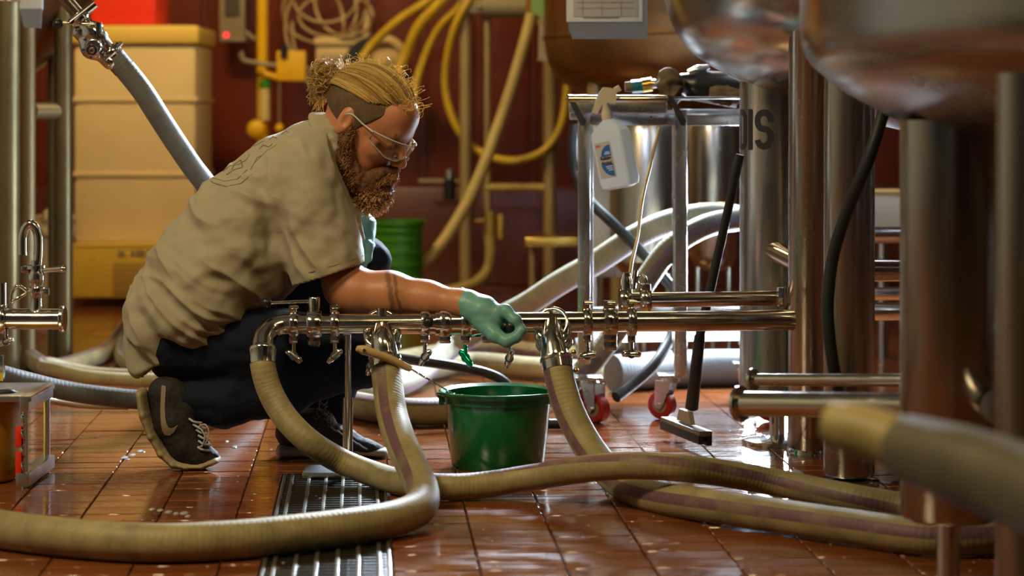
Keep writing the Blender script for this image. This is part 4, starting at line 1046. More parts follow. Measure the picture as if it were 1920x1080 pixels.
# green stacked bins
z = 8.8
gx = P(748, 0, z).x
t = thing('green_bin', 'bright green ridged plastic bin against the red wall behind the knee', 'bin', (gx, z, 0))
yb = CAMH-(413-HORZ)*z/FPX
MB().rev((gx, z, 0), (0, 0, 1), [(0, .09), (.0, .094), (yb-.05, .100), (yb-.045, .106), (yb-.035, .106), (yb-.030, .100), (yb-.02, .102), (yb-.015, .110), (yb, .110), (yb, .100), (.02, .088)], 40).build('bin_body', M['greenbg'], t)
for k in range(3): MB().tor((gx, z, yb-.08-k*.05), (0, 0, 1), .101, .004, 40, 8).build('ridge', M['greenbg'], t)
# hanging papers
t = thing('hanging_sheet', 'green paper sheet hanging above a dull white sheet', 'paper', tuple(P(1030, 0, 8.5)), 'papers hanging over the wall')
MB().prism([(0, 0), (.135, 0), (.135, -.14), (.03, -.135), (.0, -.115)], P(996, -32, 8.5), (1, 0, 0), (0, 0, 1), (0, 1, 0), .003).build('sheet', M['greenpaper'], t)
t = thing('hanging_sheet', 'dull white narrow sheet hanging below the green sheet', 'paper', tuple(P(1030, 100, 8.6)), 'papers hanging over the wall')
MB().prism([(0, 0), (.10, 0), (.095, -.185), (-.005, -.18)], P(1011, 30, 8.6), (1, 0, 0), (0, 0, 1), (0, 1, 0), .003).build('sheet', M['paperwarm'], t)
for k in range(7): boxpx(1017, 40+k*9, 1048, 42+k*9, 8.592, .002, b=.0003).build('printed_line', M['devgrey'], t)
# clipboards in front
z = 5.9
t = thing('clipboard', 'glossy clipboard with printed white form hanging at the top centre', 'clipboard', tuple(P(1137, 0, z)))
MB().prism([(0, 0), (.208, 0), (.208, .22), (-.02, .22), (-.01, .04)], P(1073, 73, z), (1, 0, 0), (0, 0, 1), (0, 1, 0), .004).build('board', M['clip'], t)
boxpx(1062, -60, 1205, 41, z-.006, .003, b=.0008).build('form', M['paper'], t)
boxpx(1075, -50, 1196, 31, z-.009, .002, b=.0005).build('form', mat('grey_form', (.42, .42, .44), .6), t, 'greyer inner form')
for k in range(6): boxpx(1082, -40+k*11, 1188, -39+k*11, z-.0105, .001, b=.0002).build('printed_line', M['devgrey'], t)
for k in range(3): boxpx(1092+k*36, -48, 1093+k*36, 28, z-.0105, .001, b=.0002).build('printed_line', M['devgrey'], t)
boxpx(1093, 31, 1160, 33, z-.0105, .001, b=.0002).build('printed_line', M['devgrey'], t)
MB().prism([(0, 0), (.022, 0), (.012, .03), (.012, .06), (-.006, .06)], P(1067, 61, z+.004), (1, 0, 0), (0, 0, 1), (0, 1, 0), .004).build('back_board', M['clip'], t)
MB().cyl(P(1137, -70, z), (P(1137, 0, z).x, z, 3.5), .003).build('hanging_wire', M['steel'], t)
# amber kettle behind
kz = 8.3; kx = XY(1290, kz)[0]
t = thing('kettle', 'large amber-lit steel kettle with rounded bottom behind the cart', 'tank', (kx, kz, 0))
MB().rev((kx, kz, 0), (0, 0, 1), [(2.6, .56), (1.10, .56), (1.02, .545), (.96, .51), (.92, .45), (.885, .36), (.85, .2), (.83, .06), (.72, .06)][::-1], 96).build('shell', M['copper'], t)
for k in range(4):
    q = .6+k*math.pi/2; MB().cyl((kx+.45*math.cos(q), kz+.45*math.sin(q), 0), (kx+.45*math.cos(q), kz+.45*math.sin(q), 1.0), .03).build('leg', M['tanpost'], t)
MB().tor((kx, kz, 1.12), (0, 0, 1), .562, .008, 96, 8).build('seam_band', M['copper'], t)
# steel vessels behind the cart
for (px, z, r, ztop, lab) in ((1212, 7.0, .118, .79, 'upright steel filter vessel behind the cart bottle'), (1338, 7.3, .088, .79, 'narrower upright steel vessel between cart posts and lettered leg')):
    x = XY(px, z)[0]; t = thing('filter_vessel', lab, 'vessel', (x, z, 0), 'upright filter vessels')
    MB().rev((x, z, 0), (0, 0, 1), [(.28, .02), (.30, r*.7), (.34, r), (ztop-.03, r), (ztop, r*.9), (ztop+.01, .04)], 64).build('shell', M['brushed'], t)
    for k in range(3):
        q = .4+k*2.094; MB().cyl((x+r*.7*math.cos(q), z+r*.7*math.sin(q), 0), (x+r*.7*math.cos(q), z+r*.7*math.sin(q), .36), .011).build('leg', M['steel'], t)
MB().cyl(P(1310, 388, 6.4), P(1372, 386, 6.4), .012).build('stub_pipe', M['brass'], t)
t = thing('splash_guard', 'brown tinted steel sheet standing behind the spray bottle', 'guard', (XY(1130, 7.6)[0], 7.6, 0))
boxpx(1110, 190, 1200, 520, 7.6, .03, b=.004).build('sheet', M['brushed'], t)
for px in (1116, 1194): MB().cyl((XY(px, 7.615)[0], 7.615, 0), (XY(px, 7.615)[0], 7.615, .25), .012).build('leg', M['steel'], t)

# hoses behind the manifold
g = 'hoses lying behind the manifold'
hose('transfer_hose', [G(600, 735, .036), G(740, 722, .036), P(850, 648, 6.6), P(930, 600, 6.5), P(985, 572, 6.4), P(1050, 530, 6.3), P(1120, 490, 6.25), P(1190, 445, 6.2), P(1250, 418, 6.2), P(1320, 404, 6.2), P(1400, 410, 6.3), P(1500, 430, 6.4)], .036, 'hosebright', 'pale wrapped hose rising from behind the glove up to the cart posts', g, phase=2)
hose('transfer_hose', [G(1030, 745, .036), P(1095, 695, 5.95), P(1140, 640, 5.98), P(1180, 580, 6.0), P(1215, 520, 6.0), P(1260, 462, 6.0), P(1320, 425, 6.02), P(1400, 408, 6.1)], .033, 'hosebright', 'pale wrapped hose passing behind the caster, lower of the two at the cart', g, phase=1.0)
hose('transfer_hose', [G(650, 757, .036), G(760, 772, .036), G(850, 770, .036), G(1000, 762, .036)], .036, 'hose', 'tan hose on the tiles between the knee and the green bucket', g, phase=.5)
hose('transfer_hose', [G(760, 700, .036), G(880, 680, .036), G(1000, 690, .036), G(1120, 696, .036), G(1230, 680, .036)], .034, 'hose', 'tan hose lying behind the green bucket, purple stripe on top', g, phase=3.8)
hose('transfer_hose', [G(700, 690, .036), G(800, 668, .036), G(930, 655, .036), G(1060, 668, .036), G(1180, 655, .036)], .034, 'hose', 'tan hose farthest behind the bucket, half hidden by the manifold', g, phase=1.4)
hose('black_hose', [G(700, 668, .016), P(780, 676, 5.6), P(860, 688, 5.6), P(940, 712, 5.6), G(1010, 790, .016), G(1100, 790, .016)], .0135, 'rubber', 'black hose curving behind the bucket rim')
hose('black_hose', [P(1078, 232, 6.2), P(1074, 280, 6.2), P(1082, 330, 6.2), P(1105, 375, 6.15), P(1150, 420, 6.1), P(1200, 470, 6.1), P(1240, 515, 6.1), P(1270, 560, 6.12), P(1262, 620, 6.1), P(1225, 685, 6.0), P(1185, 722, 5.95), P(1155, 745, 5.9)], .0155, 'rubber', 'long black hose looping through the cart down to its caster')
# squat tank on the floor behind (dark band between hoses)
hose('transfer_hose', [G(1150, 700, .055), G(1300, 690, .055), G(1440, 690, .055)], .055, 'hoseplain', 'thick dark hose lying under the work light behind the cart', g)
# left side hoses
g = 'hoses lying at the left'
hose('grey_hose', [P(-80, 678, 5.2), P(0, 702, 5.22), P(60, 718, 5.26), P(130, 734, 5.3), P(200, 744, 5.32), P(270, 750, 5.34), P(360, 752, 5.4), G(480, 752, .03)], .0245, 'hoseplain', 'smooth dark grey hose running from the left edge to the shoe heel', g)
hose('transfer_hose', [P(330, 712, 5.9), P(240, 712, 5.9), P(160, 706, 5.9), P(110, 694, 5.95), P(84, 688, 6.1), P(95, 682, 6.3), P(180, 700, 6.35), P(330, 705, 6.3)], .020, 'hose', 'thin tan hose bent back in a tight turn above the grey hose', g)
hose('transfer_hose', [G(40, 660, .03), G(100, 690, .03), G(170, 672, .03), G(215, 645, .03), P(262, 588, 7.3), P(330, 560, 7.3)], .030, 'hose', 'tan hose rising behind the back of the shirt at the left', g)
hose('transfer_hose', [P(250, 622, 7.6), P(232, 650, 7.2), P(236, 676, 6.9), P(275, 690, 6.7), P(360, 700, 6.7)], .028, 'hose', 'short tan hose curl tucked behind the shirt hem', g)
hose('clear_hose', [P(70, 742, 5.3), P(100, 752, 5.35), P(160, 760, 5.4), P(240, 762, 5.45)], .009, 'clearhose', 'thin pale tube under the grey hose at the left', g)

# ball valve and grey hose, upper left
vt = thing('valve_assembly', 'steel ball valve with black knob lever on a slanting pipe', 'valve', tuple(P(180, 85, 5.25)))
a = P(88, -40, 5.2); b = P(148, 28, 5.22)
MB().cyl(a, b, .0165, n=28).build('pipe', M['brushed'], vt)
d = (P(260, 165, 5.27)-P(100, -20, 5.2)).normalized()
mb = MB(); clampring(mb, P(150, 34, 5.22), d, .02, .016); mb.build('clamp', M['steel'], vt)
MB().cyl(P(132, 44, 5.2), P(178, 8, 5.22), .011, n=16).build('clamp_bolt', M['steel'], vt)
MB().rev(P(148, 30, 5.22), d, [(0, .016), (.03, .018), (.04, .026), (.075, .026), (.085, .020), (.13, .020)], 32).build('valve_neck', M['steel'], vt)
s = SDF(P(176, 88, 5.24)-Vector((.06, .06, .06)), P(176, 88, 5.24)+Vector((.06, .06, .06)), .0015)
s.ell(P(176, 88, 5.24), (.034, .032, .032), k=0).cone(P(150, 60, 5.24), P(206, 116, 5.24), .019, .019, .01).cone(P(176, 88, 5.24), P(176, 88, 5.19), .023, .020, .006).cone(P(180, 80, 5.24), P(184, 50, 5.24), .012, .012, .008)
s.cone(P(172, 94, 5.21), P(172, 94, 5.15), .013, .013, .0, sub=True)
s.build('valve_body', M['steel'], vt)
for q in range(6):
    aa = q*1.047+.3; c = P(176, 88, 5.205); MB().cyl(c+Vector((.026*math.cos(aa), .0, .026*math.sin(aa))), c+Vector((.026*math.cos(aa), -.008, .026*math.sin(aa))), .004, n=6).build('body_bolt', M['steel'], vt)
MB().cyl(P(183, 68, 5.22), P(183, 42, 5.22), .0115, n=20).build('valve_stem', M['steel'], vt)
MB().cyl(P(178, 46, 5.215), P(112, 43, 5.19), .0045, n=12).build('lever', M['steel'], vt)
MB().sph(P(108, 45, 5.19), .0135, 18).build('knob', M['black'], vt, 'black ball knob')
mb = MB(); clampring(mb, P(206, 98, 5.25), d, .022, .018); mb.cyl(P(196, 112, 5.22), P(228, 80, 5.24), .006, n=10); mb.build('clamp', M['steel'], vt)
gh = hose('transfer_hose', [P(214, 106, 5.25), P(238, 134, 5.26), P(268, 172, 5.28), P(300, 222, 5.32), P(330, 268, 5.36), P(360, 312, 5.4), P(390, 352, 5.45), P(420, 410, 5.5), P(430, 480, 5.5), P(420, 560, 5.5), P(400, 640, 5.6), G(330, 745, .03)], .0275, 'hosegrey', 'grey wrapped hose with purple stripe sloping down behind the back', None, n=24, phase=4.2)
MB().rev(P(208, 100, 5.25), P(240, 136, 5.262)-P(208, 100, 5.25), [(0, .024), (.004, .0285), (.05, .0285)], 30).build('ferrule', M['brushed'], gh)

# tap and header at the left edge
z = 5.0
tp = thing('swan_neck_tap', 'polished swan neck tap on a capped steel header at the left edge', 'tap', tuple(P(62, 580, z)))
MB().cyl(P(-40, 598, z), P(116, 598, z), .0245, n=40).build('header_pipe', M['steel'], tp)
MB().cyl(P(113, 598, z), P(122, 598, z), .032, n=40, bev=.003).build('end_flange', M['steel'], tp)
MB().rev(P(68, 584, z), (0, 0, 1), [(0, .018), (.008, .014), (.036, .013), (.045, .015), (.048, .021), (.056, .021), (.060, .015), (.072, .019), (.085, .019), (.097, .014), (.10, .022), (.108, .022), (.11, .012), (.12, .012)], 36).build('tap_body', M['steel'], tp)
MB().tube([P(70, 500, z), P(72, 470, z), P(71, 440, z), P(64, 424, z), P(57, 420, z), P(50, 424, z), P(43, 440, z), P(42, 478, z)], .0105, 24, 8).build('swan_neck', M['steel'], tp)
MB().bevbox(P(48, 505, z), (.02, .018, .016), .003).build('clamp_nut', M['steel'], tp)
MB().tube([P(84, 507, z-.01), P(100, 505, z-.015), P(118, 504, z-.02), P(124, 504, z-.02)], [.006, .006, .0085, .006], 14, 5).build('wing_lever', M['steel'], tp)
MB().bevbox(P(88, 547, z), (.014, .018, .016), .003).build('clamp_nut', M['steel'], tp)
MB().tube([P(50, 546, z), P(34, 536, z-.01), P(24, 545, z-.01), P(22, 566, z-.01), P(32, 560, z-.01), P(48, 550, z)], .0045, 10, 5).build('wing_clamp', M['steel'], tp)
MB().cyl(P(4, 530, z), P(4, 578, z), .010, n=20).build('gauge_stem', M['steel'], tp)
mb = MB(); clampring(mb, P(6, 598, z), (1, 0, 0), .0245, .02); mb.build('clamp', M['steel'], tp)
wing(MB(), P(12, 626, z-.01), 1.2, .4).build('wing_nut', M['steel'], tp)
MB().cyl((P(-12, 0, z).x, z, 0), (P(-12, 0, z).x, z, .34), .012).build('stand_leg', M['steel'], tp)
MB().bevbox(P(2, 690, z), (.015, .02, .06), .003).build('lower_bracket', M['steel'], tp)
# yellow tub and aluminium ladder-like frame at the left edge
z = 4.62
ty = thing('mop_bucket', 'yellow plastic tub with a silver edged tray on top, cut off by the left edge', 'bucket', (XY(-60, z)[0], z+.1, 0))
a = P(20, 760, z)
MB().rev((XY(-75, z)[0], z+.13, 0), (0, 0, 1), [(.004, 0), (0, .085), (.01, .095), (a.z-.03, .108), (a.z-.02, .113), (a.z, .113), (a.z, .105), (.02, .088)], 48).build('tub', M['yellow'], ty)
MB().bevbox((XY(-60, z)[0]+.015, z+.13, a.z+.012), (.24, .24, .014), .003).build('tray', M['alu'], ty)
MB().bevbox((XY(-60, z)[0]+.12, z+.13, a.z+.002), (.02, .25, .034), .003).build('tray_edge', M['alu'], ty)
MB().tube([P(-30, 742, z+.06), P(-5, 738, z+.05), P(18, 736, z+.06), P(30, 740, z+.08)], .008, 12, 5).build('black_grip', M['rubber'], ty, 'black grip')
xx = XY(-60, z)[0]+.118
for zz in (z+.02, z+.24):
    MB().cyl((xx, zz, 0), (xx, zz, a.z), .008).build('frame_leg', M['alu'], ty)
MB().bevbox((xx, z+.13, .02), (.03, .26, .03), .004).build('bottom_rail', M['alu'], ty)
for k, (yy, hh) in enumerate(((820, .045), (872, .055))):
    q = P(20, yy, z); MB().bevbox((xx-.010, z+.01, q.z), (.014, .012, hh), .003).build('red_latch', M['red'], ty, 'red latch')
for k in range(4): MB().tor((xx, z+.005, a.z-.03-k*.035), (1, .2, .3), .010, .003, 16, 6).build('chain_link', M['steel'], ty)
# ================================================================== THE PERSON
pz = 4.98
man = thing('person', 'crouching bearded person in khaki shirt and dark jeans closing a pipe valve', 'person', G(430, 875))
yw, pt = math.radians(20), math.radians(31)
HF = Vector((math.cos(yw)*math.cos(pt), -math.sin(yw)*math.cos(pt), -math.sin(pt)))
HS = Vector((-math.sin(yw), -math.cos(yw), 0)); HU = HS.cross(HF)
HC = P(690, 233, 4.98)
def HL(f, u, s): return HC+HF*f+HU*u+HS*s
HM = [list(v) for v in (HF, HU, HS)]
HMt = [[HM[j][i] for j in range(3)] for i in range(3)]   # columns = local axes
def hell(sd, c, r, k=.012, sub=False): sd.ell(HL(*c), r, HMt, k, sub)
# ---- body, one continuous surface
bd = SDF((-1.0, 4.55, -.02), (.05, 5.45, 1.0), .0036)
torso = [P(355, 590, 5.0), P(400, 520, 5.0), P(470, 430, 5.01), P(545, 350, 5.02), P(595, 292, 5.02)]
bd.chain(torso, [.115, .115, .12, .105, .065], .05, 1.25)
bd.cone(P(590, 290, 5.02), HL(-.035, -.035, 0), .058, .056, .03)
# legs (inside the trousers)
KN, KF = P(668, 668, 4.93), P(683, 492, 5.16)
AN, AFo = P(340, 775, 4.90), P(592, 822, 5.10)
bd.cone(P(350, 620, 4.94), KN, .085, .055, .04).cone(KN, AN, .040, .026, .02)
bd.cone(P(360, 610, 5.10), KF, .085, .05, .04).cone(KF, AFo, .045, .034, .02)
bd.cone(AN, P(350, 835, 4.90), .026, .020, .02).cone(AFo, P(690, 852, 5.06), .034, .022, .02)
# arms
bd.cone(P(575, 315, 4.92), P(648, 540, 4.875), .055, .046, .03)
bd.chain([P(645, 540, 4.875), P(672, 549, 4.87), P(730, 553, 4.86), P(800, 560, 4.845), P(868, 569, 4.81), P(905, 582, 4.79)], [.042, .0485, .0505, .0375, .0275, .026], .025)
bd.cone(P(600, 310, 5.16), P(575, 440, 5.27), .052, .045, .03).cone(P(575, 440, 5.27), P(655, 372, 5.18), .045, .028, .02)
bd.cone(P(655, 372, 5.18), P(678, 420, 5.16), .026, .022, .02)
# head
hell(bd, (-.010, .030, 0), (.108, .090, .079), .03)
hell(bd, (.028, -.035, 0), (.066, .088, .060), .03)
hell(bd, (.060, .055, 0), (.040, .045, .055), .03)
bd.cone(HL(.084, .022, -.030), HL(.084, .022, .030), .0135, .0135, .018)
bd.cone(HL(.094, .006, 0), HL(.119, -.033, 0), .0085, .0115, .010)
hell(bd, (.119, -.036, 0), (.0125, .011, .0125), .006)
for s in (-1, 1):
    hell(bd, (.107, -.041, .0125*s), (.010, .0085, .0075), .005)
    hell(bd, (.060, -.028, .046*s), (.024, .018, .016), .02)
    hell(bd, (.094, -.002, .031*s), (.012, .010, .015), .010, True)
    hell(bd, (.079, -.004, .031*s), (.0135, .0135, .0145), .003)
    hell(bd, (-.024, -.004, .078*s), (.019, .034, .011), .008)
    hell(bd, (-.020, -.002, .089*s), (.0095, .017, .007), .004, True)
    hell(bd, (-.028, -.030, .077*s), (.011, .012, .008), .006)
hell(bd, (.086, -.066, 0), (.011, .0055, .021), .006)
hell(bd, (.080, -.105, 0), (.024, .022, .026), .02)

def skin_mat():
    m = M['skin']; nt = m.node_tree; N = nt.nodes; L = nt.links; b = N['Principled BSDF']
    src = b.inputs['Base Color'].links[0].from_socket
    tc = N.new('ShaderNodeTexCoord'); sp = N.new('ShaderNodeSeparateXYZ'); L.new(tc.outputs['Object'], sp.inputs[0])
    no = N.new('ShaderNodeTexNoise'); no.inputs['Scale'].default_value = 55; no.inputs['Detail'].default_value = 3; L.new(tc.outputs['Object'], no.inputs['Vector'])
    ax = N.new('ShaderNodeMath'); ax.operation = 'MULTIPLY_ADD'; ax.inputs[1].default_value = .16; L.new(sp.outputs[2], ax.inputs[0]); L.new(sp.outputs[0], ax.inputs[2])
    ax2 = N.new('ShaderNodeMath'); ax2.operation = 'MULTIPLY_ADD'; ax2.inputs[1].default_value = .018; L.new(no.outputs[0], ax2.inputs[0]); L.new(ax.outputs[0], ax2.inputs[2])
    X0 = (742-960)/FPX*4.86+.16*.41+.006
    fac = None
    for off, hw in ((-.007, .0055), (.008, .0040)):
        d = N.new('ShaderNodeMath'); d.operation = 'SUBTRACT'; d.inputs[1].default_value = X0+off; L.new(ax2.outputs[0], d.inputs[0])
        a = N.new('ShaderNodeMath'); a.operation = 'ABSOLUTE'; L.new(d.outputs[0], a.inputs[0])
        l = N.new('ShaderNodeMapRange'); l.inputs[1].default_value = hw*.6; l.inputs[2].default_value = hw*1.6; l.inputs[3].default_value = .62; l.inputs[4].default_value = 0; L.new(a.outputs[0], l.inputs[0])
        if fac is None: fac = l
        else:
            mx = N.new('ShaderNodeMath'); mx.operation = 'MAXIMUM'; L.new(fac.outputs[0], mx.inputs[0]); L.new(l.outputs[0], mx.inputs[1]); fac = mx
    lo = N.new('ShaderNodeMath'); lo.operation = 'LESS_THAN'; lo.inputs[1].default_value = .50; L.new(sp.outputs[2], lo.inputs[0])
    ml = N.new('ShaderNodeMath'); ml.operation = 'MULTIPLY'; L.new(fac.outputs[0], ml.inputs[0]); L.new(lo.outputs[0], ml.inputs[1])
    mix = N.new('ShaderNodeMix'); mix.data_type = 'RGBA'; L.new(ml.outputs[0], mix.inputs[0]); L.new(src, mix.inputs[6]); mix.inputs[7].default_value = (.045, .03, .026, 1)
    L.new(mix.outputs[2], b.inputs['Base Color'])
skin_mat()
bd.build('body', M['skin'], man, smooth_it=1)
eye = mat('eye_dark', (.06, .04, .03), .2)
for s in (-1, 1):
    MB().tube([HL(.0905, -.009, s*.019), HL(.0945, -.0125, s*.030), HL(.089, -.010, s*.042)], [.0007, .0013, .0007], 8, 5).build('eyelashes', eye, man)
    mb = MB(); rr = random.Random(5+s)
    for i in range(70):
        t = rr.random(); q = HL(.097-.012*t*t, .024+.004*math.sin(t*3)+rr.uniform(-.003, .003), s*(.014+.034*t)); mb.tube([q, q+HF*.002+HS*s*.006+HU*.001*rr.uniform(-1, 1.5)], .0005, 4, 1, smooth=False)
    mb.build('eyebrow', mat('brow_hair', (.32, .19, .07), .6), man)

# ---- hair
def hair_mat(name, c0, c1, c2, rough=.42):
    m = bpy.data.materials.new(name); m.use_nodes = True; nt = m.node_tree; N = nt.nodes; L = nt.links; b = N['Principled BSDF']
    b.inputs['Roughness'].default_value = rough; b.inputs['Specular IOR Level'].default_value = .6
    uv = N.new('ShaderNodeUVMap'); sp = N.new('ShaderNodeSeparateXYZ'); L.new(uv.outputs[0], sp.inputs[0])
    r = N.new('ShaderNodeValToRGB'); e = r.color_ramp.elements; e[0].color = (*c0, 1); e[1].color = (*c2, 1); x = e.new(.5); x.color = (*c1, 1)
    L.new(sp.outputs[0], r.inputs[0]); L.new(r.outputs[0], b.inputs['Base Color'])
    t = N.new('ShaderNodeBsdfTranslucent'); L.new(r.outputs[0], t.inputs[0]); mx = N.new('ShaderNodeMixShader'); mx.inputs[0].default_value = .28
    L.new(b.outputs[0], mx.inputs[1]); L.new(t.outputs[0], mx.inputs[2]); L.new(mx.outputs[0], N['Material Output'].inputs[0])
    return m
M['hair'] = hair_mat('blond_hair', (.16, .085, .028), (.48, .29, .075), (.78, .55, .20))
M['beardm'] = hair_mat('ginger_beard_hair', (.14, .055, .02), (.42, .20, .075), (.74, .50, .27))
M['undercut'] = mat('short_brown_hair', (.10, .060, .028), .7, bump=1.0, bscale=320, var=.3, vscale=60)
M['hairbase'] = mat('dark_blond_base', (.20, .115, .035), .6, bump=.8, bscale=200)
M['beardbase'] = mat('brown_beard_base', (.13, .05, .02), .7, bump=1.0, bscale=260, var=.4, vscale=60)
def strand(mb, pts, r, tone, n=5, res=5, smooth=True):
    i0 = len(mb.uv); mb.tube(pts, r, n, res, cap=False, smooth=smooth)
    for k in range(i0, len(mb.uv)):
        if mb.uv[k] is not None: mb.uv[k] = [(tone, c[1]) for c in mb.uv[k]]
hc = SDF(HC-Vector((.2, .16, .16)), HC+Vector((.16, .16, .2)), .0025)
hell(hc, (-.010, .030, 0), (.1115, .093, .0825), 0)
hc.cut(HL(.022, .012, 0), HF*.86-HU*.62); hc.cut(HL(-.03, -.022, 0), -HU*.85-HF*.25)
for s in (-1, 1): hell(hc, (-.024, -.006, .085*s), (.022, .034, .03), .0, True)
hc.build('undercut_hair', M['undercut'], man)
hb = SDF(HC-Vector((.2, .16, .16)), HC+Vector((.16, .16, .2)), .0025)
hell(hb, (-.014, .036, 0), (.113, .100, .080), 0)
hb.cut(HL(.060, .060, 0), HF*.75-HU*.60); hb.cut(HL(-.05, .052, 0), -HU*.92-HF*.20)
hb.build('hair_base', M['hairbase'], man)
mb = MB(); rr = random.Random(8)
def dirv(az, el): return Vector((math.cos(az)*math.cos(el), math.sin(el), math.sin(az)*math.cos(el)))   # (f,u,s)
TIE = Vector((-.118, .040, .006))
cc = Vector((-.012, .034, 0)); rad = Vector((.110, .096, .081))
for i in range(560):
    t = rr.uniform(-1, 1); t = math.copysign(abs(t)**.8, t)
    az = math.radians(t*82); el = math.radians(46-26*abs(t)**1.5+rr.uniform(-5, 5))
    a = dirv(az, el); b = Vector(((TIE-cc).x/rad.x, (TIE-cc).y/rad.y, (TIE-cc).z/rad.z)).normalized()
    b = (b+Vector((0, rr.uniform(-.10, .12), rr.uniform(-.10, .10)))).normalized()
    ang = a.angle(b); lift = rr.uniform(1.02, 1.075); pts = []
    for k in range(9):
        q = k/8; v = (a*math.sin((1-q)*ang)+b*math.sin(q*ang))/math.sin(ang)
        w_ = lift+.05*math.sin(q*math.pi)*(1-.5*abs(t))
        pts.append(HL(*(cc+Vector((v.x*rad.x, v.y*rad.y, v.z*rad.z))*w_)))
    tone = min(1, max(0, .55+.3*math.sin(t*21+1)+rr.uniform(-.25, .25)))
    strand(mb, pts, [.0007]+[rr.uniform(.0012, .0022)]*7+[.001], tone, 5, 2)
for i in range(150):     # loose flyaway hairs
    az = rr.uniform(-1.3, 1.3); el = rr.uniform(.5, 1.5); v = dirv(az, el)
    if rr.random() < .4: v = dirv(rr.uniform(2.4, 3.8), rr.uniform(.3, 1.3))
    p0 = cc+Vector((v.x*rad.x, v.y*rad.y, v.z*rad.z))*1.06; q = rr.uniform(.006, .020)
    d1 = Vector((rr.uniform(-1, 1), rr.uniform(-.3, 1), rr.uniform(-1, 1)))
    strand(mb, [HL(*p0), HL(*(p0+v*q+d1*.004)), HL(*(p0+v*q*1.3+d1*.014)), HL(*(p0+v*q*.7+d1*.02))], .0005, .95, 4, 4)
for i in range(12):     # curls falling over the forehead edge
    p0 = Vector((.072+rr.uniform(-.01, .006), .092+rr.uniform(-.012, .012), rr.uniform(-.04, .05)))
    strand(mb, [HL(*p0), HL(*(p0+Vector((.012, .012, 0)))), HL(*(p0+Vector((.024, .0, rr.uniform(-.01, .01))))), HL(*(p0+Vector((.018, -.016, 0)))), HL(*(p0+Vector((.024, -.022, 0))))], .0006, .9, 4, 4)
mb.build('hair_strands', M['hair'], man, kind='stuff')
# bun
BC = Vector((-.150, .042, .004))
bn = SDF(HL(*BC)-Vector((.09, .09, .09)), HL(*BC)+Vector((.09, .09, .09)), .0025)
bn.ell(HL(*BC), (.036, .034, .034), k=0).ell(HL(-.148, .008, 0), (.022, .026, .02), k=.02).ell(HL(-.122, .038, .004), (.02, .022, .02), k=.01)
bn.build('bun_base', M['hairbase'], man, disp=lambda p, N: (vnoise(p*70)-.5)*.014)
mb = MB()
for i in range(330):
    v = Vector((rr.gauss(0, 1), rr.gauss(0, 1), rr.gauss(0, 1))).normalized(); low = rr.random() < .3
    c_ = Vector((-.148, .008, 0)) if low else BC; R_ = .024 if low else .036
    e1 = v.orthogonal().normalized(); e2 = v.cross(e1); p0 = c_+v*R_*rr.uniform(.85, 1.08); cr = rr.uniform(.004, .010); ph = rr.uniform(0, 6.28)
    pts = [HL(*(p0+(e1*math.cos(ph+k*.85)+e2*math.sin(ph+k*.85))*cr*(1+k*.08)+v*k*.0006*rr.uniform(-1, 4))) for k in range(6)]
    strand(mb, pts, .0008, rr.uniform(.25, 1.0), 4, 3)
for i in range(46):
    p0 = Vector((-.140+rr.uniform(-.01, .02), .0+rr.uniform(-.01, .02), rr.uniform(-.015, .02)))
    strand(mb, [HL(*p0), HL(*(p0+Vector((-.006, -.018, 0)))), HL(*(p0+Vector((rr.uniform(-.012, .01), -.036, rr.uniform(-.01, .01)))))], .0007, rr.uniform(.2, .8), 4, 4)
mb.build('bun_curls', M['hair'], man, kind='stuff')
MB().tor(HL(-.118, .040, .003), HF*.96+HU*.1, .020, .0045, 28, 10).build('hair_tie', M['strap'], man)

# ---- beard
be = SDF(HC-Vector((.13, .14, .25)), HC+Vector((.17, .14, .05)), .0025)
for s in (-1, 1):
    be.chain([HL(-.006, -.010, .072*s), HL(.0, -.045, .069*s), HL(.018, -.085, .058*s), HL(.055, -.115, .040*s), HL(.090, -.125, .012*s)], [.008, .016, .022, .028, .032], .012)
    be.cone(HL(.110, -.058, .004*s), HL(.092, -.081, .034*s), .0125, .0125, .010)
    be.cone(HL(.094, -.078, .030*s), HL(.080, -.105, .034*s), .012, .02, .012)
hell(be, (.094, -.126, 0), (.042, .044, .040), .02); hell(be, (.072, -.140, 0), (.042, .034, .040), .02)
be.build('beard', M['beardbase'], man, disp=lambda p, N: (vnoise(p*110)-.45)*.005+(vnoise(p*260)-.5)*.003)
mb = MB()
def inb(f, u, s):
    p = Vector((f, u, s)); q = (((f-.090)/.048)**2+((u+.128)/.050)**2+((s)/.046)**2)**.5
    return q
cnt = 0
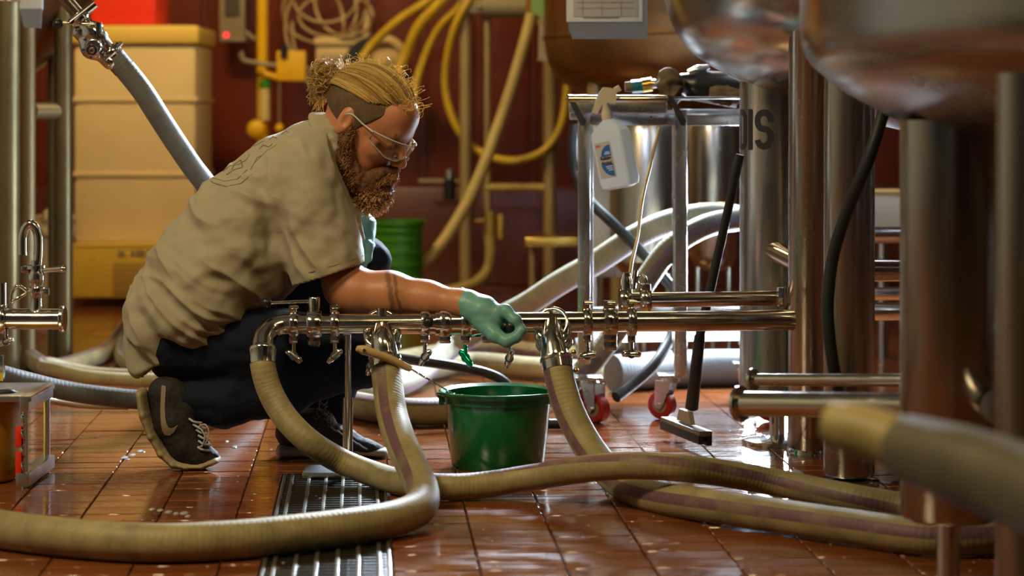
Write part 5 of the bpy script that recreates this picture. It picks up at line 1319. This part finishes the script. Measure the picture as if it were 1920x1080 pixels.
while cnt < 2300:
    if rr.random() < .58:
        v = Vector((rr.gauss(0, 1), rr.gauss(0, 1), rr.gauss(0, 1))).normalized()
        if v.y > .55 or v.z < -.55: continue
        base = Vector((.088, -.128, 0))+Vector((v.x*.046, v.y*.046, v.z*.044)); light = .48+.52*max(0, min(1, (.06-(base.y+.11))*8))
    elif rr.random() < .22:
        s = rr.choice((-1, 1, 1)); t = rr.random(); base = Vector((.114-.02*t+rr.uniform(-.004, .004), -.055-.026*t+rr.uniform(-.007, .007), s*.034*t)); v = Vector((.8, -.5, s*.4)).normalized(); base = base+v*.010; light = .55
    else:
        s = rr.choice((-1, 1, 1, 1, 1)); t = rr.random()
        P4 = [Vector((-.006, -.012, .078*s)), Vector((0, -.045, .084*s)), Vector((.018, -.088, .078*s)), Vector((.055, -.118, .062*s))]
        k = min(2, int(t*3)); base = P4[k].lerp(P4[k+1], t*3-k)+Vector((rr.uniform(-.014, .018), rr.uniform(-.012, .012), 0)); v = Vector((.2, -.4, s)).normalized(); light = .12+.3*t
    cnt += 1
    e1 = v.orthogonal().normalized(); e2 = v.cross(e1); cr = rr.uniform(.0016, .0036)*(1 if light > .3 else .6); ph = rr.uniform(0, 6.28); ln = rr.uniform(.006, .016)*(1 if light > .3 else .5)
    g_ = Vector((.1, -.5, 0))
    pts = [HL(*(base+(e1*math.cos(ph+k*1.4)+e2*math.sin(ph+k*1.4))*cr+(v+g_)*ln*k/5-v*.003)) for k in range(6)]
    strand(mb, pts, .0007, min(1, max(0, light+rr.uniform(-.3, .25))), 4, 3)
mb.build('beard_curls', M['beardm'], man, kind='stuff')

# ---- safety glasses
gl = MB()
def lens(s):
    vs = []; fs = []; nu, nv = 14, 8
    for i in range(nu+1):
        for j in range(nv+1):
            a_ = i/nu; az = math.radians(7+66*a_); v_ = j/nv
            top = .016-.004*a_; bot = -.030+.020*max(0, a_-.55)/.45+.014*max(0, .25-a_)/.25
            vs.append(HL(.020+.104*math.cos(az), bot+(top-bot)*v_, s*(.082*math.sin(az)+.002)))
    for i in range(nu):
        for j in range(nv): fs.append((i*(nv+1)+j, (i+1)*(nv+1)+j, (i+1)*(nv+1)+j+1, i*(nv+1)+j+1))
    return vs, fs
gls = None
frame = mat('clear_frame', (.80, .84, .90), .12, trans=.35, ior=1.3, coat=.5)
for s in (-1, 1):
    vs, fs = lens(s); o = MB().add(vs, fs).build('lens', M['lens'], man); so = o.modifiers.new('s', 'SOLIDIFY'); so.thickness = .0018; so.offset = 0
    def edge(kind):
        pts = []
        for i in range(15):
            a_ = i/14; az = math.radians(7+66*a_)
            top = .016-.004*a_; bot = -.030+.020*max(0, a_-.55)/.45+.014*max(0, .25-a_)/.25
            pts.append(HL(.020+.105*math.cos(az), top if kind else bot, s*(.083*math.sin(az)+.002)))
        return pts
    MB().tube(edge(1), .0017, 8, 3).build('brow_bar', frame, man); MB().tube(edge(0), .0009, 8, 3).build('lens_rim', frame, man)
    MB().tube([HL(.050, .010, s*.080), HL(.02, .013, s*.083), HL(-.015, .018, s*.085), HL(-.032, .008, s*.085)], [.0022, .0018, .0018, .0018], 8, 6, flat=1.0).build('temple_arm', frame, man)
MB().tube([HL(.124, .010, -.010), HL(.126, .006, 0), HL(.124, .010, .010)], .0024, 8, 5).build('nose_bridge', frame, man)

# ---- shirt
M['shirt'] = mat('khaki_cotton', (.35, .315, .23), .85, bump=.30, bscale=420, var=.10, vscale=7, sheen=.15)
sh = SDF((-1.02, 4.62, .10), (-.18, 5.42, .92), .0042)
tr = [P(352, 588, 5.0), P(398, 520, 5.0), P(470, 432, 5.01), P(545, 352, 5.02), P(592, 296, 5.02)]
sh.chain(tr, [.137, .140, .143, .122, .082], .05, 1.28)
sh.cone(P(330, 650, 5.0), P(352, 588, 5.0), .110, .137, .03, 1.3)
sh.cone(P(490, 470, 5.0), P(590, 420, 5.0), .11, .075, .05, 1.35)
sh.cut(P(290, 684, 5.0), -(P(545, 565, 5.0)-P(290, 682, 5.0)).cross(Vector((0, 1, 0))))
# sleeves
sh.cone(P(592, 296, 5.02), P(628, 284, 5.015), .082, .083, .03, 1.05)
SA, SB = P(578, 328, 4.925), P(622, 545, 4.875)
sh.cone(SA, P(590, 400, 4.915), .088, .080, .045)
sh.cone(P(600, 315, 5.13), P(590, 440, 5.235), .085, .085, .04)
slv = SDF((-1.02, 4.62, .10), (-.18, 5.42, .92), .0042)
slv.cone(SA, SB, .088, .0865, 0)
n_ = (P(688, 490, 4.87)-P(556, 534, 4.87)).cross(Vector((0, 1, 0))).normalized()
if n_.z > 0: n_ = -n_
slv.cut(P(620, 513, 4.87), n_)
slv.cone(SA.lerp(SB, .66), SA.lerp(SB, 1.4), .078, .078, 0, sub=True)
hh = np.clip(.5+.5*(slv.D-sh.D)/.022, 0, 1); sh.D = slv.D*(1-hh)+sh.D*hh-.022*hh*(1-hh)
# neck opening
CN = Vector((.93, -.05, .33)).normalized(); CP = P(633, 280, 5.01)
sh.cut(CP, CN)
sh.cone(CP-CN*.02, CP+CN*.06, .056, .066, .006, sub=True)
def shirt_disp(p, N):
    def band(dx, dz, kp, ka, seed, amp, sharp=1.0):
        L_ = math.hypot(dx, dz); dx, dz = dx/L_, dz/L_
        al = p[:, 0]*dx+p[:, 2]*dz; pe = -p[:, 0]*dz+p[:, 2]*dx
        w_ = vnoise(np.stack([p[:, 0]*5+seed, p[:, 1]*5, p[:, 2]*5], 1))*.10
        v = vnoise(np.stack([al*ka+seed, p[:, 1]*6+seed, (pe+w_)*kp], 1))
        r = 1-np.abs(2*v-1)
        return (r**sharp-.5)*amp
    px = 960+p[:, 0]/p[:, 1]*FPX; py = HORZ+(CAMH-p[:, 2])/p[:, 1]*FPX
    # weights by body region
    arm = 1/(1+np.exp(-((px-500)+(py-400)*.10)/14.))
    low = 1/(1+np.exp(-(py-520)/40.))
    d = band(.86, -.50, 19, 4.2, 3.1, .020, 1.3)*(1-arm)*(.35+.65*low)
    d += band(.75, -.66, 26, 5, 7.7, .012, 1.5)*(1-arm)
    d += band(.95, -.22, 23, 4, 1.3, .014, 1.3)*(1-arm)*low
    d += band(.32, -.95, 22, 4.2, 5.5, .014, 1.4)*arm
    d += (vnoise(p*45)-.5)*.004
    # crease gathered at the armpit
    q = np.exp(-(((px-515)/26)**2+((py-440)/50)**2)); d -= q*.012
    hem = np.clip(np.abs((px-620)*.32+(py-513))/26., 0, 1)
    fade = np.where((px > 548) & (px < 695) & (py > 440), hem, 1.0)
    return 2.2*d*np.clip((py-215)/70., .12, 1)*fade*(.25+.75*np.abs(N[:, 1])**1.2)
so_ = sh.build('shirt', M['shirt'], man, disp=shirt_disp, smooth_it=1)
# collar and sleeve hem
cl = SDF((-.62, 4.80, .60), (-.28, 5.25, .90), .0028)
CD = CN.cross(Vector((0, 1, 0))).normalized(); CD = CD if CD.z < 0 else -CD
def cring(off, grow):
    return [CP+CN*off+CD*(.083+grow)*math.cos(q)+Vector((0, -1, 0))*(.082+grow)*math.sin(q) for q in [math.pi*2*k/20 for k in range(21)]]
for off, gr, r in ((.012, -.006, .0045), (.002, -.001, .005), (-.010, .004, .006), (-.022, .009, .0055), (-.032, .012, .0045)):
    cl.chain(cring(off, gr), [r]*21, .010)
cl.build('collar', M['shirt'], man, smooth_it=2)
MB().tube([P(655, 345, 4.96), P(662, 372, 4.955), P(670, 410, 4.95), P(680, 450, 4.95)], [.006, .008, .008, .006], 10, 5).build('shirt_placket', M['shirt'], man)
for k in range(2): MB().cyl(P(664+k*7, 385+k*36, 4.945), P(664+k*7, 385+k*36, 4.938), .005, n=14).build('button', M['cream'], man)
# print on the back of the shirt, laid onto the cloth
from mathutils.bvhtree import BVHTree
dg = bpy.context.evaluated_depsgraph_get(); bpy.context.view_layer.update(); dg.update()
bv = BVHTree.FromObject(so_, dg)
def onshirt(px, py, lift=.0012):
    o = Vector((0, 0, CAMH)); d = (P(px, py, 5)-o).normalized(); h = bv.ray_cast(o, d)
    return (h[0]+h[1]*lift*(1 if h[1].dot(d) < 0 else -1)) if h[0] is not None else None
pr = MB()
for path, r in (([(385, 328), (400, 343), (425, 350), (452, 344), (478, 322)], .0010), ([(398, 333), (420, 340), (445, 336), (470, 312)], .0008),
                ([(418, 322), (430, 312), (448, 308), (462, 300), (470, 286)], .0009), ([(425, 328), (440, 318), (455, 314), (452, 300), (440, 308), (432, 322)], .0013),
                ([(470, 318), (482, 296), (495, 290)], .0011), ([(462, 280), (480, 272), (500, 262)], .0008), ([(486, 280), (494, 272), (505, 276), (512, 268)], .0012),
                ([(505, 262), (512, 256), (522, 260)], .0012), ([(528, 252), (536, 246), (546, 250)], .0010), ([(478, 305), (500, 283), (525, 268)], .0007)):
    pts = []
    for i in range(len(path)-1):
        for k in range(4):
            t = k/4; q = onshirt(path[i][0]*(1-t)+path[i+1][0]*t, path[i][1]*(1-t)+path[i+1][1]*t, 0.0003)
            if q is not None: pts.append(q)
    if len(pts) > 2: pr.tube(pts, r, 5, 1, smooth=False)
pr.build('shirt_print', mat('faded_dark_print', (.15, .13, .09), .8), man, 'faded dark line print on the back')
# seams
for path in ([(556, 532), (590, 522), (625, 511), (660, 500), (684, 491)], [(552, 519), (590, 508), (625, 498), (660, 487), (680, 479)]):
    pts = [q for q in (onshirt(x, y, .0002) for x, y in path) if q is not None]
    if len(pts) > 2: MB().tube(pts, .0012, 6, 4).build('stitched_seam', mat('seam_thread', (.22, .19, .12), .8), man)

# ---- trousers
tro = SDF((-1.0, 4.70, .0), (-.25, 5.40, .62), .0045)
tro.cone(P(345, 625, 4.945), P(520, 655, 4.93), .112, .094, .04).cone(P(520, 655, 4.93), KN, .094, .072, .03)
tro.cone(P(345, 625, 5.08), P(360, 610, 5.12), .105, .105, .04)
tro.cone(P(360, 605, 5.11), P(560, 545, 5.15), .105, .075, .04).cone(P(560, 545, 5.15), KF, .075, .059, .03)
tro.cone(KF, P(636, 690, 5.13), .060, .062, .02).cone(P(636, 690, 5.13), P(600, 800, 5.10), .060, .055, .02)
tro.cone(KN, P(520, 725, 4.92), .072, .066, .03).cone(P(520, 725, 4.92), P(420, 752, 4.91), .064, .058, .03).cone(P(420, 752, 4.91), P(350, 752, 4.90), .056, .046, .03)
tro.cut(P(255, 600, 5.0), (-1, 0, .1))
tro.build('trousers', M['denim'], man, disp=lambda p, N: (vnoise(p*np.array([16, 14, 30]))-.5)*.013+(vnoise(p*55)-.5)*.004)
mb = MB(); rr = random.Random(3)
for i in range(60):
    q = P(600+rr.uniform(-12, 18), 770+rr.uniform(-14, 24), 5.03); mb.tube([q, q+Vector((rr.uniform(-.01, .012), -.006, rr.uniform(-.012, .012)))], .0006, 4, 1, smooth=False)
mb.build('frayed_hem', M['lace'], man, kind='stuff')

# ---- shoes
def depthpts(l, z): return [P(x, y, z) for x, y in l]
zn = 4.885
up_ = SDF((-.90, 4.78, -.01), (-.60, 5.0, .26), .0026)
up_.chain(depthpts([(305, 735), (322, 790), (345, 835), (372, 855), (396, 858)], zn), [.033, .040, .034, .025, .019], .02, 1.05)
up_.cone(P(322, 735, zn), P(352, 760, zn), .034, .030, .02)
up_.cone(P(345, 790, zn), P(375, 838, zn), .026, .020, .02)
up_.build('shoe', M['shoeblack'], man, disp=lambda p, N: (vnoise(p*120)-.5)*.002)
so2 = SDF((-.92, 4.78, -.012), (-.58, 5.0, .26), .0024)
zs = zn
solep = [(266, 738), (273, 775), (288, 815), (306, 848), (328, 868), (352, 873), (380, 872), (406, 862)]
so2.chain(depthpts(solep, zs), [.0125, .013, .0125, .0115, .0105, .009, .009, .009], .004, 3.6)
so2.build('shoe_sole', M['shoesole'], man, disp=lambda p, N: (vnoise(p*70)-.5)*.0018)
mb = MB()
for i in range(6):
    a_ = i/5; x = 356+18*math.sin(a_*2.2); y = 790+a_*52
    q = P(x+10, y, zn-.026); mb.tube([q+Vector((-.014, .0, .006)), q+Vector((-.002, -.006, 0)), q+Vector((.014, .004, -.004))], .0026, 8, 5)
mb.tube([P(372, 800, zn-.03), P(385, 796, zn-.045), P(392, 812, zn-.045), P(384, 832, zn-.04), P(374, 838, zn-.03)], .0016, 8, 5)
mb.tube([P(370, 802, zn-.03), P(378, 806, zn-.045), P(384, 820, zn-.045), P(378, 838, zn-.04)], .0016, 8, 5)
mb.build('laces', M['lace'], man)
# curved mark on the side of the shoe
sv = []
outl = [(303, 722), (311, 724), (309, 760), (310, 790), (316, 802), (334, 796), (331, 806), (318, 818), (307, 818), (302, 806), (300, 770)]
dg.update()
bvs = BVHTree.FromObject([o for o in man.children if o.name.startswith('shoe') and 'sole' not in o.name][0], dg)
def onto(bvh, px, py, lift):
    o = Vector((0, 0, CAMH)); d = (P(px, py, 5)-o).normalized(); h = bvh.ray_cast(o, d)
    return h[0]-d*lift if h[0] is not None else P(px, py, zn-.04)
rows_ = [((303, 722), (311, 724)), ((301.5, 742), (310, 742)), ((300.5, 765), (309, 765)), ((301, 785), (310, 785)), ((302, 797), (312.5, 795)), ((304, 808), (316, 802)), ((309, 816), (322, 803)), ((318, 817), (328, 800)), ((326, 811), (334, 796))]
vs = []
for l_, r_ in rows_:
    for k in range(4):
        t = k/3; vs.append(onto(bvs, l_[0]*(1-t)+r_[0]*t, l_[1]*(1-t)+r_[1]*t, .0022))
MB().add(vs, [(i*4+k, i*4+k+1, i*4+k+5, i*4+k+4) for i in range(len(rows_)-1) for k in range(3)]).build('side_mark', M['shoemark'], man, 'dull grey curved tick mark')
zf = 5.06
s3 = SDF((-.62, 4.92, -.012), (-.24, 5.22, .20), .0028)
s3.chain(depthpts([(545, 812), (590, 818), (640, 828), (690, 845), (708, 848)], zf), [.036, .038, .034, .022, .018], .02, 1.1)
s3.cone(P(560, 800, zf), P(600, 790, zf), .036, .036, .02)
s3.build('shoe', M['shoeblack'], man, disp=lambda p, N: (vnoise(p*120)-.5)*.002)
s4 = SDF((-.64, 4.92, -.012), (-.24, 5.22, .10), .0026)
y0 = lambda h: HORZ+(CAMH-h)/zf*FPX
s4.chain([P(531, y0(.017), zf), P(600, y0(.015), zf), P(720, y0(.012), zf)], [.017, .014, .011], .004, 2.6)
s4.build('shoe_sole', M['greysole'], man, disp=lambda p, N: (vnoise(p*70)-.5)*.0018)
mb = MB()
for i in range(5):
    q = P(628+i*13, 806+i*8, zf-.034); mb.tube([q+Vector((-.010, 0, .008)), q+Vector((0, -.004, 0)), q+Vector((.010, .004, -.006))], .0022, 8, 5)
mb.build('laces', M['lace'], man)

# ---- gloves
gv = SDF((-.16, 4.64, .26), (.06, 4.94, .44), .0020)
gv.chain([P(868, 568, 4.812), P(880, 572, 4.805), P(905, 584, 4.79), P(925, 597, 4.78)], [.0315, .030, .034, .030], .015, 1.05)
gv.chain([P(925, 585, 4.78), P(948, 583, 4.755), P(966, 600, 4.742), P(978, 618, 4.742)], [.018, .0140, .0125, .0105], .008)     # index
gv.chain([P(905, 605, 4.77), P(928, 628, 4.75), P(950, 640, 4.738), P(968, 632, 4.735), P(979, 620, 4.735)], [.021, .0165, .0130, .0120, .0100], .008)  # thumb
for i, (dz, dl) in enumerate(((.022, 0), (.040, -3), (.056, -8))):   # the three fingers closed behind
    gv.chain([P(922, 590, 4.785+dz*.5), P(950+dl, 592, 4.765+dz), P(966+dl, 610, 4.758+dz), P(958+dl, 634, 4.758+dz), P(938+dl, 636, 4.768+dz)], [.017, .0135, .0125, .0118, .0105], .005)
gv.cone(P(957, 613, 4.70), P(957, 613, 4.82), .0075, .0075, .003, sub=True)
gv.chain([P(866, 542+k*8.6, 4.81+.030*abs(k-3)/3-.028) for k in range(7)], [.0045]*7, .006)
gv.build('glove', M['glove'], man, disp=lambda p, N: (vnoise(p*np.array([55, 40, 110]))-.5)*.0018*(p[:, 0] < -.045))
g2 = SDF((-.50, 5.02, .42), (-.28, 5.26, .68), .0024)
g2.chain([P(652, 366, 5.17), P(664, 390, 5.155), P(674, 425, 5.13), P(678, 446, 5.115)], [.031, .033, .037, .032], .015, 1.1)
for i in range(4):
    z_ = 5.085+i*.023; g2.chain([P(676, 440, z_+.008), P(690+i*1.5, 462, z_-.004), P(688+i*1.5, 484, z_-.006), P(682, 497, z_-.004)], [.014, .0125, .0115, .0095], .006)
g2.chain([P(664, 400, 5.115), P(668, 430, 5.085), P(676, 452, 5.078)], [.016, .0125, .0105], .008)
g2.build('glove', M['glove'], man, disp=lambda p, N: (vnoise(p*np.array([50, 50, 90]))-.5)*.005)
# fine hairs on the forearm
mb = MB(); rr = random.Random(12)
axp = [(P(672, 549, 4.87), .0485), (P(730, 553, 4.86), .0505), (P(800, 560, 4.845), .0375), (P(862, 568, 4.815), .0285)]
for i in range(620):
    t = rr.random()*3; k = min(2, int(t)); u_ = t-k; c = axp[k][0].lerp(axp[k+1][0], u_); r = axp[k][1]*(1-u_)+axp[k+1][1]*u_
    q = rr.uniform(-.2, 3.3); n = Vector((.05, -math.cos(q)*.98, math.sin(q))).normalized(); p0 = c+n*r*.99; ln = rr.uniform(.004, .009)
    mb.tube([p0, p0+n*ln*.7+Vector((ln*.6, 0, 0))], [.00030, .00012], 3, 1, smooth=False, cap=False)
mb.build('arm_hair', mat('fine_blond_hair', (.70, .52, .30), .5), man, kind='stuff')
